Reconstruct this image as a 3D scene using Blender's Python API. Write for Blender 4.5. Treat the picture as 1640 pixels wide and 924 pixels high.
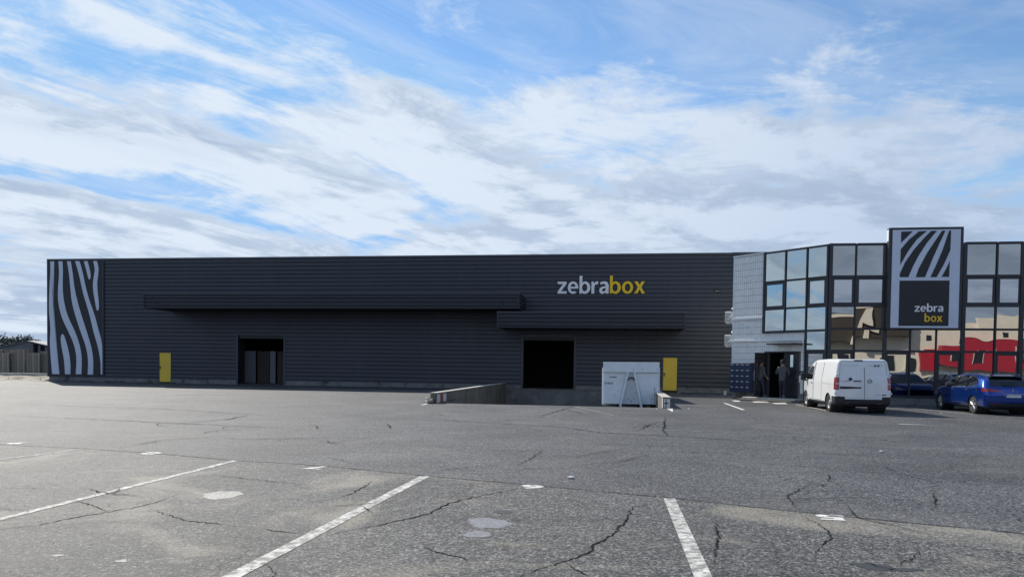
import bpy, bmesh, math, random
import numpy as np
from mathutils import Vector, Matrix

random.seed(7); rng = np.random.default_rng(7)
scene = bpy.context.scene
for o in list(bpy.data.objects): bpy.data.objects.remove(o)
RAD = math.radians

# ------------------------------------------------------------------ camera
IW, IH, F, PX, PY, EYE = 1640., 924., 1150., 820., 615., 1.55
PITCH, ROLL = RAD(1.5), RAD(0.75)
fw = Vector((0, math.cos(PITCH), -math.sin(PITCH)))
r0 = Vector((1, 0, 0)); u0 = r0.cross(fw)
rt = r0*math.cos(ROLL) + u0*math.sin(ROLL); up = u0*math.cos(ROLL) - r0*math.sin(ROLL)
cd = bpy.data.cameras.new('camera'); cam = bpy.data.objects.new('camera', cd)
scene.collection.objects.link(cam); scene.camera = cam
cd.sensor_width = 36; cd.lens = F/IW*36; cd.shift_y = (PY-IH/2)/IW
cd.clip_start = .1; cd.clip_end = 6000
m = Matrix((rt, up, -fw)).transposed().to_4x4(); m.translation = (0, 0, EYE); cam.matrix_world = m
scene.render.engine = 'CYCLES'
scene.render.resolution_x, scene.render.resolution_y = 1024, 576

# ------------------------------------------------------------------ light and sky
SUN_XY = Vector((-0.60, 0.80)); SUN_EL = math.atan(1/1.25)
sun_dir = Vector((SUN_XY.x*math.cos(SUN_EL), SUN_XY.y*math.cos(SUN_EL), math.sin(SUN_EL)))
sl = bpy.data.lights.new('sun', 'SUN'); sun = bpy.data.objects.new('sun', sl); scene.collection.objects.link(sun)
sl.energy = 5.0; sl.angle = RAD(.5); sl.color = (1, .94, .84)
sun.rotation_euler = sun_dir.to_track_quat('Z', 'Y').to_euler()
scene.view_settings.view_transform = 'Standard'; scene.view_settings.look = 'None'
scene.view_settings.gamma = 1; scene.view_settings.exposure = 0; scene.view_settings.use_curve_mapping = False

SKY = 0.15; CS = 77.5
world = bpy.data.worlds.new('World'); scene.world = world; world.use_nodes = True
def build_world():
    nt = world.node_tree; N = nt.nodes; L = nt.links; N.clear()
    def nd(t, **k):
        n = N.new(t)
        for a, b in k.items(): setattr(n, a, b)
        return n
    def val(x, i):
        if isinstance(x, (int, float)): i.default_value = x
        else: L.new(x, i)
    def mth(op, a, b=0., c=None, clamp=False):
        n = nd('ShaderNodeMath', operation=op, use_clamp=clamp); val(a, n.inputs[0]); val(b, n.inputs[1])
        if c is not None: val(c, n.inputs[2])
        return n.outputs[0]
    def sstep(x, lo, hi):
        n = nd('ShaderNodeMapRange', interpolation_type='SMOOTHSTEP'); L.new(x, n.inputs[0])
        n.inputs[1].default_value = lo; n.inputs[2].default_value = hi; return n.outputs[0]
    def mix(f, a, b):
        n = nd('ShaderNodeMix', data_type='RGBA'); val(f, n.inputs[0])
        for x, i in ((a, n.inputs[6]), (b, n.inputs[7])):
            if isinstance(x, tuple): i.default_value = (*x, 1)
            else: L.new(x, i)
        return n.outputs[2]
    tc = nd('ShaderNodeTexCoord'); sep = nd('ShaderNodeSeparateXYZ'); L.new(tc.outputs['Generated'], sep.inputs[0])
    x, y, z = sep.outputs
    zz = mth('ADD', mth('MAXIMUM', z, 0.0), 0.26)
    p = mth('DIVIDE', x, zz); q = mth('DIVIDE', y, zz)
    # the cloud streets bend: one bearing to the left of the yard, another to its right
    root = mth('SQRT', mth('ADD', mth('MULTIPLY', p, p), .25))
    g = mth('SUBTRACT', mth('MULTIPLY', p, .38), mth('MULTIPLY', root, .58))
    q2 = mth('SUBTRACT', q, g)
    def noise(sx, sy, off, detail=7, rough=.58, dist=.5, usep=p, useq=q2):
        cmb = nd('ShaderNodeCombineXYZ')
        L.new(mth('ADD', mth('MULTIPLY', usep, sx), off), cmb.inputs[0]); L.new(mth('ADD', mth('MULTIPLY', useq, sy), off*1.7), cmb.inputs[1])
        cmb.inputs[2].default_value = off*.31
        n = nd('ShaderNodeTexNoise'); n.inputs['Scale'].default_value = 1; n.inputs['Detail'].default_value = detail
        n.inputs['Roughness'].default_value = rough; n.inputs['Distortion'].default_value = dist
        L.new(cmb.outputs[0], n.inputs['Vector']); return n.outputs['Fac']
    def cover(dq):
        qa = mth('ADD', q2, dq) if dq else q2; qb = mth('ADD', q, dq) if dq else q
        big = noise(.70, 1.45, 4.3+CS, 3, .5, .5, p, qa)
        fine = noise(2.9, 5.2, 2.2+CS, 8, .66, .7, p, qa)
        puff = noise(2.7, 3.2, 7.7+CS, 9, .60, .25, p, qb)
        return mth('ADD', mth('ADD', mth('MULTIPLY', big, .46), mth('MULTIPLY', fine, .27)), mth('MULTIPLY', puff, .33))
    c0 = cover(0.)
    low = sstep(z, .42, .20)                       # the sheet closes towards the horizon
    cov = mth('ADD', c0, mth('MULTIPLY', low, .075))
    cov = mth('ADD', cov, mth('MULTIPLY', sstep(z, .10, .02), .12))
    veil = mth('MULTIPLY', sstep(noise(1.5, 3.6, 31.7, 8, .66, .9), .40, .70), .34)
    mask = mth('MAXIMUM', mth('MULTIPLY', sstep(cov, .500, .590), .93), veil)
    # sunward flanks of each bank are bright, the side turned to the yard is grey
    lit = mth('SUBTRACT', c0, cover(.10))
    shade = noise(1.1, 2.2, 11.4+CS, 6, .58, .4)
    sh = mth('ADD', mth('MULTIPLY', sstep(lit, .035, -.065), .85), mth('MULTIPLY', sstep(shade, .48, .68), .50), clamp=True)
    thick = sstep(cov, .51, .62)
    # forward scattering: clouds are brighter towards the sun
    dt = nd('ShaderNodeVectorMath', operation='DOT_PRODUCT'); L.new(tc.outputs['Generated'], dt.inputs[0])
    dt.inputs[1].default_value = sun_dir
    glow = sstep(dt.outputs['Value'], .15, .92)
    white = mix(glow, (.47/SKY, .58/SKY, .76/SKY), (.78/SKY, .86/SKY, .96/SKY))
    grey = mix(glow, (.33/SKY, .42/SKY, .57/SKY), (.46/SKY, .56/SKY, .71/SKY))
    cloud = mix(mth('MULTIPLY', sh, thick), white, grey)
    sky = nd('ShaderNodeTexSky', sky_type='NISHITA', sun_disc=False)
    sky.sun_elevation = SUN_EL; sky.sun_rotation = math.atan2(sun_dir.x, sun_dir.y)
    sky.air_density = 1.0; sky.dust_density = 0.0; sky.ozone_density = 1.6
    hs = nd('ShaderNodeHueSaturation'); hs.inputs['Saturation'].default_value = 1.12; hs.inputs['Value'].default_value = 1.0; L.new(sky.outputs[0], hs.inputs['Color'])
    mn = nd('ShaderNodeVectorMath', operation='MINIMUM'); L.new(hs.outputs[0], mn.inputs[0]); mn.inputs[1].default_value = (.29/SKY, .55/SKY, .93/SKY)
    out = mix(mask, mn.outputs[0], cloud)
    bg = nd('ShaderNodeBackground'); bg.inputs[1].default_value = SKY; L.new(out, bg.inputs[0])
    L.new(bg.outputs[0], nd('ShaderNodeOutputWorld').inputs[0])
build_world()

# ------------------------------------------------------------------ helpers
col = scene.collection
def ray(px, py): return rt*((px-PX)/F) - up*((py-PY)/F) + fw
def gnd(px, py, z=0.):
    d = ray(px, py); t = (z-EYE)/d.z; return Vector((d.x*t, d.y*t, z))
class Frame:
    """vertical plane: x along it, y into the building, z up"""
    def __init__(s, o, ang): s.o = Vector(o); s.a = RAD(ang); s.u = Vector((math.cos(s.a), -math.sin(s.a))); s.n = Vector((math.sin(s.a), math.cos(s.a)))
    def at(s, px, py, off=0.):           # pixel -> (x, z) on the plane moved off metres inwards
        d = ray(px, py); t = (s.n.dot(s.o)+off)/(s.n.dot(d.xy)); p = d*t
        return (p.xy-s.o).dot(s.u), p.z+EYE
    def w(s, x, y, z=0.): v = s.o + s.u*x + s.n*y; return Vector((v.x, v.y, z))
    def root(s, name): return empty(name, (s.o.x, s.o.y, 0), -s.a)
def tag(o, label=None, cat=None, group=None, kind=None):
    for k, v in (('label', label), ('category', cat), ('group', group), ('kind', kind)):
        if v: o[k] = v
    return o
def empty(name, loc=(0, 0, 0), rz=0, parent=None):
    o = bpy.data.objects.new(name, None); col.objects.link(o); o.location = loc; o.rotation_euler = (0, 0, rz)
    o.empty_display_size = .2; o.parent = parent; return o
def link(name, me, mat=None, parent=None, loc=None, rot=None):
    o = bpy.data.objects.new(name, me); col.objects.link(o)
    if mat and not me.materials: me.materials.append(mat)
    o.parent = parent
    if loc: o.location = loc
    if rot: o.rotation_euler = rot
    return o
def copy_tree(o, parent=None):
    c = o.copy(); col.objects.link(c); c.parent = parent
    for ch in list(o.children): copy_tree(ch, c)
    return c
class MB:
    def __init__(s): s.v = []; s.f = []
    def add(s, vs, fs):
        b = len(s.v); s.v += [tuple(v) for v in vs]; s.f += [tuple(i+b for i in f) for f in fs]; return s
    def box(s, x0, x1, y0, y1, z0, z1):
        return s.add([(x0,y0,z0),(x1,y0,z0),(x1,y1,z0),(x0,y1,z0),(x0,y0,z1),(x1,y0,z1),(x1,y1,z1),(x0,y1,z1)],
                     [(0,3,2,1),(4,5,6,7),(0,1,5,4),(1,2,6,5),(2,3,7,6),(3,0,4,7)])
    def cbox(s, x0, x1, y0, y1, z0, z1, c=.01):       # box with chamfered edges
        t = MB().box(x0, x1, y0, y1, z0, z1); bm = bmesh.new()
        vs = [bm.verts.new(v) for v in t.v]; [bm.faces.new([vs[i] for i in f]) for f in t.f]
        bmesh.ops.bevel(bm, geom=bm.edges[:], offset=c, segments=1, affect='EDGES')
        bm.verts.index_update(); s.add([v.co for v in bm.verts], [[v.index for v in f.verts] for f in bm.faces]); bm.free(); return s
    def prism(s, poly, y0, y1):                        # polygon in (x,z), extruded along y; y0 < y1
        n = len(poly); a = sum(poly[i][0]*poly[(i+1)%n][1]-poly[(i+1)%n][0]*poly[i][1] for i in range(n))
        if a < 0: poly = poly[::-1]
        vs = [(x, y0, z) for x, z in poly] + [(x, y1, z) for x, z in poly]
        fs = [tuple(range(n)), tuple(range(2*n-1, n-1, -1))] + [(i, n+i, n+(i+1)%n, (i+1)%n) for i in range(n)]
        return s.add(vs, fs)
    def flat(s, poly, z=0.):                           # polygon in (x,y) facing up
        n = len(poly); a = sum(poly[i][0]*poly[(i+1)%n][1]-poly[(i+1)%n][0]*poly[i][1] for i in range(n))
        if a < 0: poly = poly[::-1]
        return s.add([(p[0], p[1], z) for p in poly], [tuple(range(n))])
    def tube(s, pts, r, n=8, cap=True):
        pts = [Vector(p) for p in pts]; rs = r if isinstance(r, (list, tuple)) else [r]*len(pts); rings = []
        for i, p in enumerate(pts):
            d = (pts[min(i+1, len(pts)-1)]-pts[max(i-1, 0)]).normalized()
            a = d.cross(Vector((0, 0, 1)) if abs(d.z) < .9 else Vector((1, 0, 0))).normalized(); b = d.cross(a)
            rings.append([p+(a*math.cos(2*math.pi*k/n)+b*math.sin(2*math.pi*k/n))*rs[i] for k in range(n)])
        vs = [v for q in rings for v in q]; fs = []
        for i in range(len(pts)-1):
            for k in range(n): fs.append((i*n+k, i*n+(k+1)%n, (i+1)*n+(k+1)%n, (i+1)*n+k))
        if cap: fs += [tuple(range(n))[::-1], tuple((len(pts)-1)*n+k for k in range(n))]
        return s.add(vs, fs)
    def lathe(s, prof, c=(0, 0, 0), axis='x', n=32, close=False):   # prof: (radius, height along axis)
        vs = []; fs = []
        for (r, h) in prof:
            for k in range(n):
                a = 2*math.pi*k/n; A, B = r*math.cos(a), r*math.sin(a)
                vs.append({'x': (c[0]+h, c[1]+A, c[2]+B), 'y': (c[0]+B, c[1]+h, c[2]+A), 'z': (c[0]+A, c[1]+B, c[2]+h)}[axis])
        m_ = len(prof)
        for i in range(m_ if close else m_-1):
            for k in range(n):
                j = (i+1) % m_; fs.append((i*n+k, i*n+(k+1)%n, j*n+(k+1)%n, j*n+k))
        return s.add(vs, fs)
    def mesh(s, name):
        me = bpy.data.meshes.new(name); me.from_pydata([tuple(v) for v in s.v], [], s.f); me.update(); return me
    def build(s, name, mat, parent=None, smooth=False, fix=False):
        me = s.mesh(name)
        if fix or smooth:
            bm = bmesh.new(); bm.from_mesh(me); bmesh.ops.recalc_face_normals(bm, faces=bm.faces[:]); bm.to_mesh(me); bm.free()
        if smooth:
            for p in me.polygons: p.use_smooth = True
            if hasattr(me, 'set_sharp_from_angle'): me.set_sharp_from_angle(angle=RAD(40))
        return link(name, me, mat, parent)
def chaikin(p, it=2):
    for _ in range(it):
        q = []
        for i in range(len(p)):
            a, b = p[i], p[(i+1) % len(p)]
            q += [(a[0]*.75+b[0]*.25, a[1]*.75+b[1]*.25), (a[0]*.25+b[0]*.75, a[1]*.25+b[1]*.75)]
        p = q
    return p
def glyph(ch, offset=.0, depth=.02, mat=None, name='letter', parent=None):
    """one letter as a mesh standing in the (x,z) plane, front towards -y; returns object and (xmin,xmax)"""
    cu = bpy.data.curves.new('glyph', 'FONT'); cu.body = ch; cu.size = 1; cu.offset = offset; cu.extrude = depth/2; cu.resolution_u = 5
    t = bpy.data.objects.new('glyph', cu); col.objects.link(t); dg = bpy.context.evaluated_depsgraph_get(); dg.update()
    me = bpy.data.meshes.new_from_object(t.evaluated_get(dg)); bpy.data.objects.remove(t); bpy.data.curves.remove(cu)
    for v in me.vertices: v.co = Vector((v.co.x, -v.co.z, v.co.y))
    me.name = name; me.materials.clear()
    o = link(name, me, mat, parent); xs = [v.co.x for v in me.vertices] or [0, 0]
    return o, min(xs), max(xs)
def arc(cx, cz, rx, rz, a0, a1, n=18):
    return [(cx+rx*math.cos(RAD(a0+(a1-a0)*i/n)), cz+rz*math.sin(RAD(a0+(a1-a0)*i/n))) for i in range(n+1)]
LET = {
 'z': [[(0,1),(.78,1),(.78,.81),(.30,.20),(.80,.20),(.80,0),(0,0),(0,.18),(.47,.80),(0,.80)]],
 'e': [arc(.46,.5,.46,.52,-9,312,30)+arc(.46,.5,.235,.32,300,195,12)+[(.24,.42)], [(.24,.58)]+arc(.46,.5,.225,.33,165,15,12)+[(.68,.58)]],
 'b': [[(0,1.48),(.25,1.48),(.25,.92),(.36,1.0)]+arc(.48,.5,.47,.52,85,-100,22)+[(.27,.02),(.22,.10),(.20,0),(0,0)], arc(.46,.5,.225,.32,0,348,24)],
 'r': [[(0,0),(.25,0),(.25,.58),(.30,.71),(.40,.77),(.58,.76),(.58,1.02),(.45,1.02),(.33,.96),(.23,.83),(.20,1),(0,1)]],
 'a': [[(.82,0),(.82,.65),(.79,.80),(.71,.93),(.58,1.0),(.41,1.02),(.22,.99),(.07,.92),(.13,.73),(.27,.80),(.42,.81),(.53,.75),(.56,.62),(.36,.60),(.18,.54),(.05,.44),(0,.28),(.04,.10),(.14,0),(.28,-.03),(.42,.01),(.55,.11),(.60,0)], [(.56,.45),(.56,.30),(.47,.21),(.36,.17),(.28,.20),(.25,.28),(.28,.37),(.38,.43)]],
 'o': [arc(.48,.5,.48,.52,0,350,35), arc(.48,.5,.235,.32,0,348,24)],
 'x': [[(0,1),(.29,1),(.455,.70),(.62,1),(.90,1),(.605,.52),(.93,0),(.63,0),(.455,.33),(.28,0),(-.01,0),(.305,.51)]]}
def sign_text(text, x0, x1, z0, zx, y, mats, parent, depth, gap=.10):
    """heavy humanist lower-case letters, each a mesh with real thickness, filling x0..x1"""
    adv = []; cur = 0
    for ch in text: w_ = max(p[0] for p in LET[ch][0]); adv.append(cur); cur += w_+gap
    sx = (x1-x0)/(cur-gap); sz = zx-z0
    for ch, a, mt in zip(text, adv, mats):
        cu = bpy.data.curves.new('glyph', 'CURVE'); cu.dimensions = '2D'; cu.fill_mode = 'BOTH'; cu.extrude = .5
        for sp_ in LET[ch]:
            s_ = cu.splines.new('POLY'); s_.points.add(len(sp_)-1); s_.use_cyclic_u = True
            for i, (x, z) in enumerate(sp_): s_.points[i].co = (x, z, 0, 1)
        t = bpy.data.objects.new('glyph', cu); col.objects.link(t); dg = bpy.context.evaluated_depsgraph_get(); dg.update()
        me = bpy.data.meshes.new_from_object(t.evaluated_get(dg)); bpy.data.objects.remove(t); bpy.data.curves.remove(cu)
        for v in me.vertices: v.co = Vector((x0+(v.co.x+a)*sx, y-v.co.z*depth, z0+v.co.y*sz))
        me.name = 'letter'; me.materials.clear(); link('letter', me, mt, parent)
def write(text, x0, x1, z0, zx, y, mat, parent, offset=.02, depth=.03, gap=.07, name='letter'):
    """letters fill x0..x1, x-height from z0 to zx; mats may vary by letter"""
    gs = []; cur = 0
    for i, ch in enumerate(text):
        if ch == ' ': cur += .3; continue
        o, a, b = glyph(ch, offset, 1, mat[i] if isinstance(mat, list) else mat, name, parent)
        gs.append((o, cur-a)); cur += (b-a) + gap
    tot = cur-gap; sx = (x1-x0)/tot
    zs = [v.co.z for v in gs[0][0].data.vertices]; lo = min(zs); sz = (zx-z0)/(max(zs)-lo)
    for o, c in gs:
        for v in o.data.vertices: v.co = Vector((x0+(v.co.x+c)*sx, y+v.co.y*depth, z0+(v.co.z-lo)*sz))
    return [g[0] for g in gs]

# ------------------------------------------------------------------ materials
def pmat(name, c, rough=.6, metal=0., spec=.5, var=.12, scale=1.5, bump=0., bscale=40., coat=0., emit=None, dirt=None, stretch=None, ior=None):
    """principled surface with mottled colour, optional dirt colour (colour, amount, scale) and fine relief"""
    mt = bpy.data.materials.new(name); mt.use_nodes = True; nt = mt.node_tree; N = nt.nodes; L = nt.links
    b = N['Principled BSDF']; b.inputs['Roughness'].default_value = rough; b.inputs['Metallic'].default_value = metal
    b.inputs['Specular IOR Level'].default_value = spec; b.inputs['Coat Weight'].default_value = coat; b.inputs['Coat Roughness'].default_value = .04
    if ior: b.inputs['IOR'].default_value = ior
    tc = N.new('ShaderNodeTexCoord'); mp = N.new('ShaderNodeMapping'); L.new(tc.outputs['Object'], mp.inputs[0])
    if stretch: mp.inputs['Scale'].default_value = stretch
    nz = N.new('ShaderNodeTexNoise'); nz.inputs['Scale'].default_value = scale; nz.inputs['Detail'].default_value = 6; nz.inputs['Roughness'].default_value = .62
    L.new(mp.outputs[0], nz.inputs['Vector'])
    r = N.new('ShaderNodeMapRange'); r.inputs[1].default_value = .3; r.inputs[2].default_value = .7
    r.inputs[3].default_value = 1-var; r.inputs[4].default_value = 1+var; L.new(nz.outputs[0], r.inputs[0])
    mx = N.new('ShaderNodeMix'); mx.data_type = 'RGBA'; mx.blend_type = 'MULTIPLY'; mx.inputs[0].default_value = 1
    mx.inputs[6].default_value = (*c, 1); L.new(r.outputs[0], mx.inputs[7]); out = mx.outputs[2]
    if dirt:
        dc, am, ds = dirt; n2 = N.new('ShaderNodeTexNoise'); n2.inputs['Scale'].default_value = ds; n2.inputs['Detail'].default_value = 8; n2.inputs['Roughness'].default_value = .7
        L.new(mp.outputs[0], n2.inputs['Vector']); r2 = N.new('ShaderNodeMapRange'); r2.interpolation_type = 'SMOOTHSTEP'
        r2.inputs[1].default_value = .72-am*.5; r2.inputs[2].default_value = .86-am*.4; r2.inputs[4].default_value = .85; L.new(n2.outputs[0], r2.inputs[0])
        m2 = N.new('ShaderNodeMix'); m2.data_type = 'RGBA'; L.new(r2.outputs[0], m2.inputs[0]); L.new(out, m2.inputs[6]); m2.inputs[7].default_value = (*dc, 1); out = m2.outputs[2]
    L.new(out, b.inputs['Base Color'])
    if bump:
        n3 = N.new('ShaderNodeTexNoise'); n3.inputs['Scale'].default_value = bscale; n3.inputs['Detail'].default_value = 4; L.new(mp.outputs[0], n3.inputs['Vector'])
        bp = N.new('ShaderNodeBump'); bp.inputs['Strength'].default_value = 1; bp.inputs['Distance'].default_value = bump; L.new(n3.outputs[0], bp.inputs['Height']); L.new(bp.outputs[0], b.inputs['Normal'])
    if emit: b.inputs['Emission Color'].default_value = (*emit[0], 1); b.inputs['Emission Strength'].default_value = emit[1]
    return mt

def asphalt(name, base, warm, dust_amt, crack=True):
    mt = bpy.data.materials.new(name); mt.use_nodes = True; nt = mt.node_tree; N = nt.nodes; L = nt.links
    b = N['Principled BSDF']; b.inputs['Specular IOR Level'].default_value = .31
    geo = N.new('ShaderNodeNewGeometry')
    def noise(sc, det=5, rg=.6, dist=0., mapping=None):
        n = N.new('ShaderNodeTexNoise'); n.inputs['Scale'].default_value = sc; n.inputs['Detail'].default_value = det
        n.inputs['Roughness'].default_value = rg; n.inputs['Distortion'].default_value = dist
        if mapping:
            mp = N.new('ShaderNodeMapping'); mp.inputs['Scale'].default_value = mapping; mp.inputs['Rotation'].default_value = (0, 0, RAD(-20)); L.new(geo.outputs['Position'], mp.inputs[0]); L.new(mp.outputs[0], n.inputs['Vector'])
        else: L.new(geo.outputs['Position'], n.inputs['Vector'])
        return n.outputs[0]
    def rng_(x, a, b_, c, d, sm=False):
        n = N.new('ShaderNodeMapRange'); L.new(x, n.inputs[0])
        if sm: n.interpolation_type = 'SMOOTHSTEP'
        for i, v in enumerate((a, b_, c, d)): n.inputs[i+1].default_value = v
        return n.outputs[0]
    def mul(a, b_):
        n = N.new('ShaderNodeMath'); n.operation = 'MULTIPLY'; L.new(a, n.inputs[0])
        if isinstance(b_, float): n.inputs[1].default_value = b_
        else: L.new(b_, n.inputs[1])
        return n.outputs[0]
    def mixc(f, a, b_, mode='MIX'):
        n = N.new('ShaderNodeMix'); n.data_type = 'RGBA'; n.blend_type = mode
        if isinstance(f, float): n.inputs[0].default_value = f
        else: L.new(f, n.inputs[0])
        for x, i in ((a, n.inputs[6]), (b_, n.inputs[7])):
            if isinstance(x, tuple): i.default_value = (*x, 1)
            else: L.new(x, i)
        return n.outputs[2]
    vo0 = N.new('ShaderNodeTexVoronoi'); vo0.inputs['Scale'].default_value = 62; L.new(geo.outputs['Position'], vo0.inputs['Vector'])
    sx0 = N.new('ShaderNodeSeparateColor'); L.new(vo0.outputs['Color'], sx0.inputs[0]); pw = N.new('ShaderNodeMath'); pw.operation = 'POWER'; L.new(sx0.outputs[0], pw.inputs[0]); pw.inputs[1].default_value = 2.2
    stone = rng_(pw.outputs[0], 0, 1, .38, 2.35)
    grain = mul(rng_(noise(30, 4, .8), .38, .62, .35, 1.65), stone)
    grain2 = rng_(noise(11, 3, .7), .34, .66, .66, 1.34)
    mid = rng_(noise(5, 4), .3, .7, .86, 1.14)
    patch = rng_(noise(.33, 5, .6, .6), .32, .68, .78, 1.22)
    streak = rng_(noise(.5, 5, .65, .3, (1., 4., 1.)), .3, .7, .88, 1.12)
    v = mul(mul(mul(mul(grain, grain2), mid), patch), streak)
    c = mixc(1., base, v, 'MULTIPLY')
    d = rng_(noise(.42, 6, .62, 1.0), .50, .68, 0, dust_amt, True)
    dg = mul(d, rng_(noise(40, 3, .7), .36, .62, .1, 1.2))
    c = mixc(dg, c, warm)
    if crack:                                  # hairline crazing, only here and there
        dn = N.new('ShaderNodeTexNoise'); dn.inputs['Scale'].default_value = 1.6; dn.inputs['Detail'].default_value = 5; L.new(geo.outputs['Position'], dn.inputs['Vector'])
        va = N.new('ShaderNodeVectorMath'); va.operation = 'MULTIPLY_ADD'; L.new(dn.outputs['Color'], va.inputs[0]); va.inputs[1].default_value = (.8, .8, 0); L.new(geo.outputs['Position'], va.inputs[2])
        vo = N.new('ShaderNodeTexVoronoi'); vo.feature = 'DISTANCE_TO_EDGE'; vo.inputs['Scale'].default_value = .30; L.new(va.outputs[0], vo.inputs['Vector'])
        k = rng_(vo.outputs['Distance'], .0012, .0042, 1, 0); k = mul(k, rng_(noise(.22, 3), .42, .54, 0, .85, True))
        c = mixc(k, c, (.02, .02, .02))
        vo2 = N.new('ShaderNodeTexVoronoi'); vo2.feature = 'DISTANCE_TO_EDGE'; vo2.inputs['Scale'].default_value = .85; L.new(va.outputs[0], vo2.inputs['Vector'])
        k2 = rng_(vo2.outputs['Distance'], .0012, .0055, 1, 0); k2 = mul(k2, rng_(noise(.35, 3), .52, .62, 0, .75, True)); c = mixc(k2, c, (.025, .025, .025))
    L.new(c, b.inputs['Base Color'])
    b.inputs['Roughness'].default_value = .66
    bp = N.new('ShaderNodeBump'); bp.inputs['Strength'].default_value = .55; bp.inputs['Distance'].default_value = .006
    L.new(grain, bp.inputs['Height']); L.new(bp.outputs[0], b.inputs['Normal'])
    return mt

def pane_mat(name, tint, wave=.004, wscale=.9):
    """solar-coated pane: reflects like a weak mirror, slightly buckled"""
    mt = bpy.data.materials.new(name); mt.use_nodes = True; nt = mt.node_tree; N = nt.nodes; L = nt.links
    b = N['Principled BSDF']; b.inputs['Base Color'].default_value = (*tint, 1); b.inputs['Metallic'].default_value = 1; b.inputs['Roughness'].default_value = .006
    tc = N.new('ShaderNodeTexCoord'); oi = N.new('ShaderNodeObjectInfo'); va = N.new('ShaderNodeVectorMath'); va.operation = 'ADD'
    ml = N.new('ShaderNodeMath'); ml.operation = 'MULTIPLY'; ml.inputs[1].default_value = 37; L.new(oi.outputs['Random'], ml.inputs[0])
    L.new(tc.outputs['Object'], va.inputs[0]); L.new(ml.outputs[0], va.inputs[1])
    nz = N.new('ShaderNodeTexNoise'); nz.inputs['Scale'].default_value = wscale; nz.inputs['Detail'].default_value = 1; L.new(va.outputs[0], nz.inputs['Vector'])
    bp = N.new('ShaderNodeBump'); bp.inputs['Strength'].default_value = 1; bp.inputs['Distance'].default_value = wave; L.new(nz.outputs[0], bp.inputs['Height']); L.new(bp.outputs[0], b.inputs['Normal'])
    return mt

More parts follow.
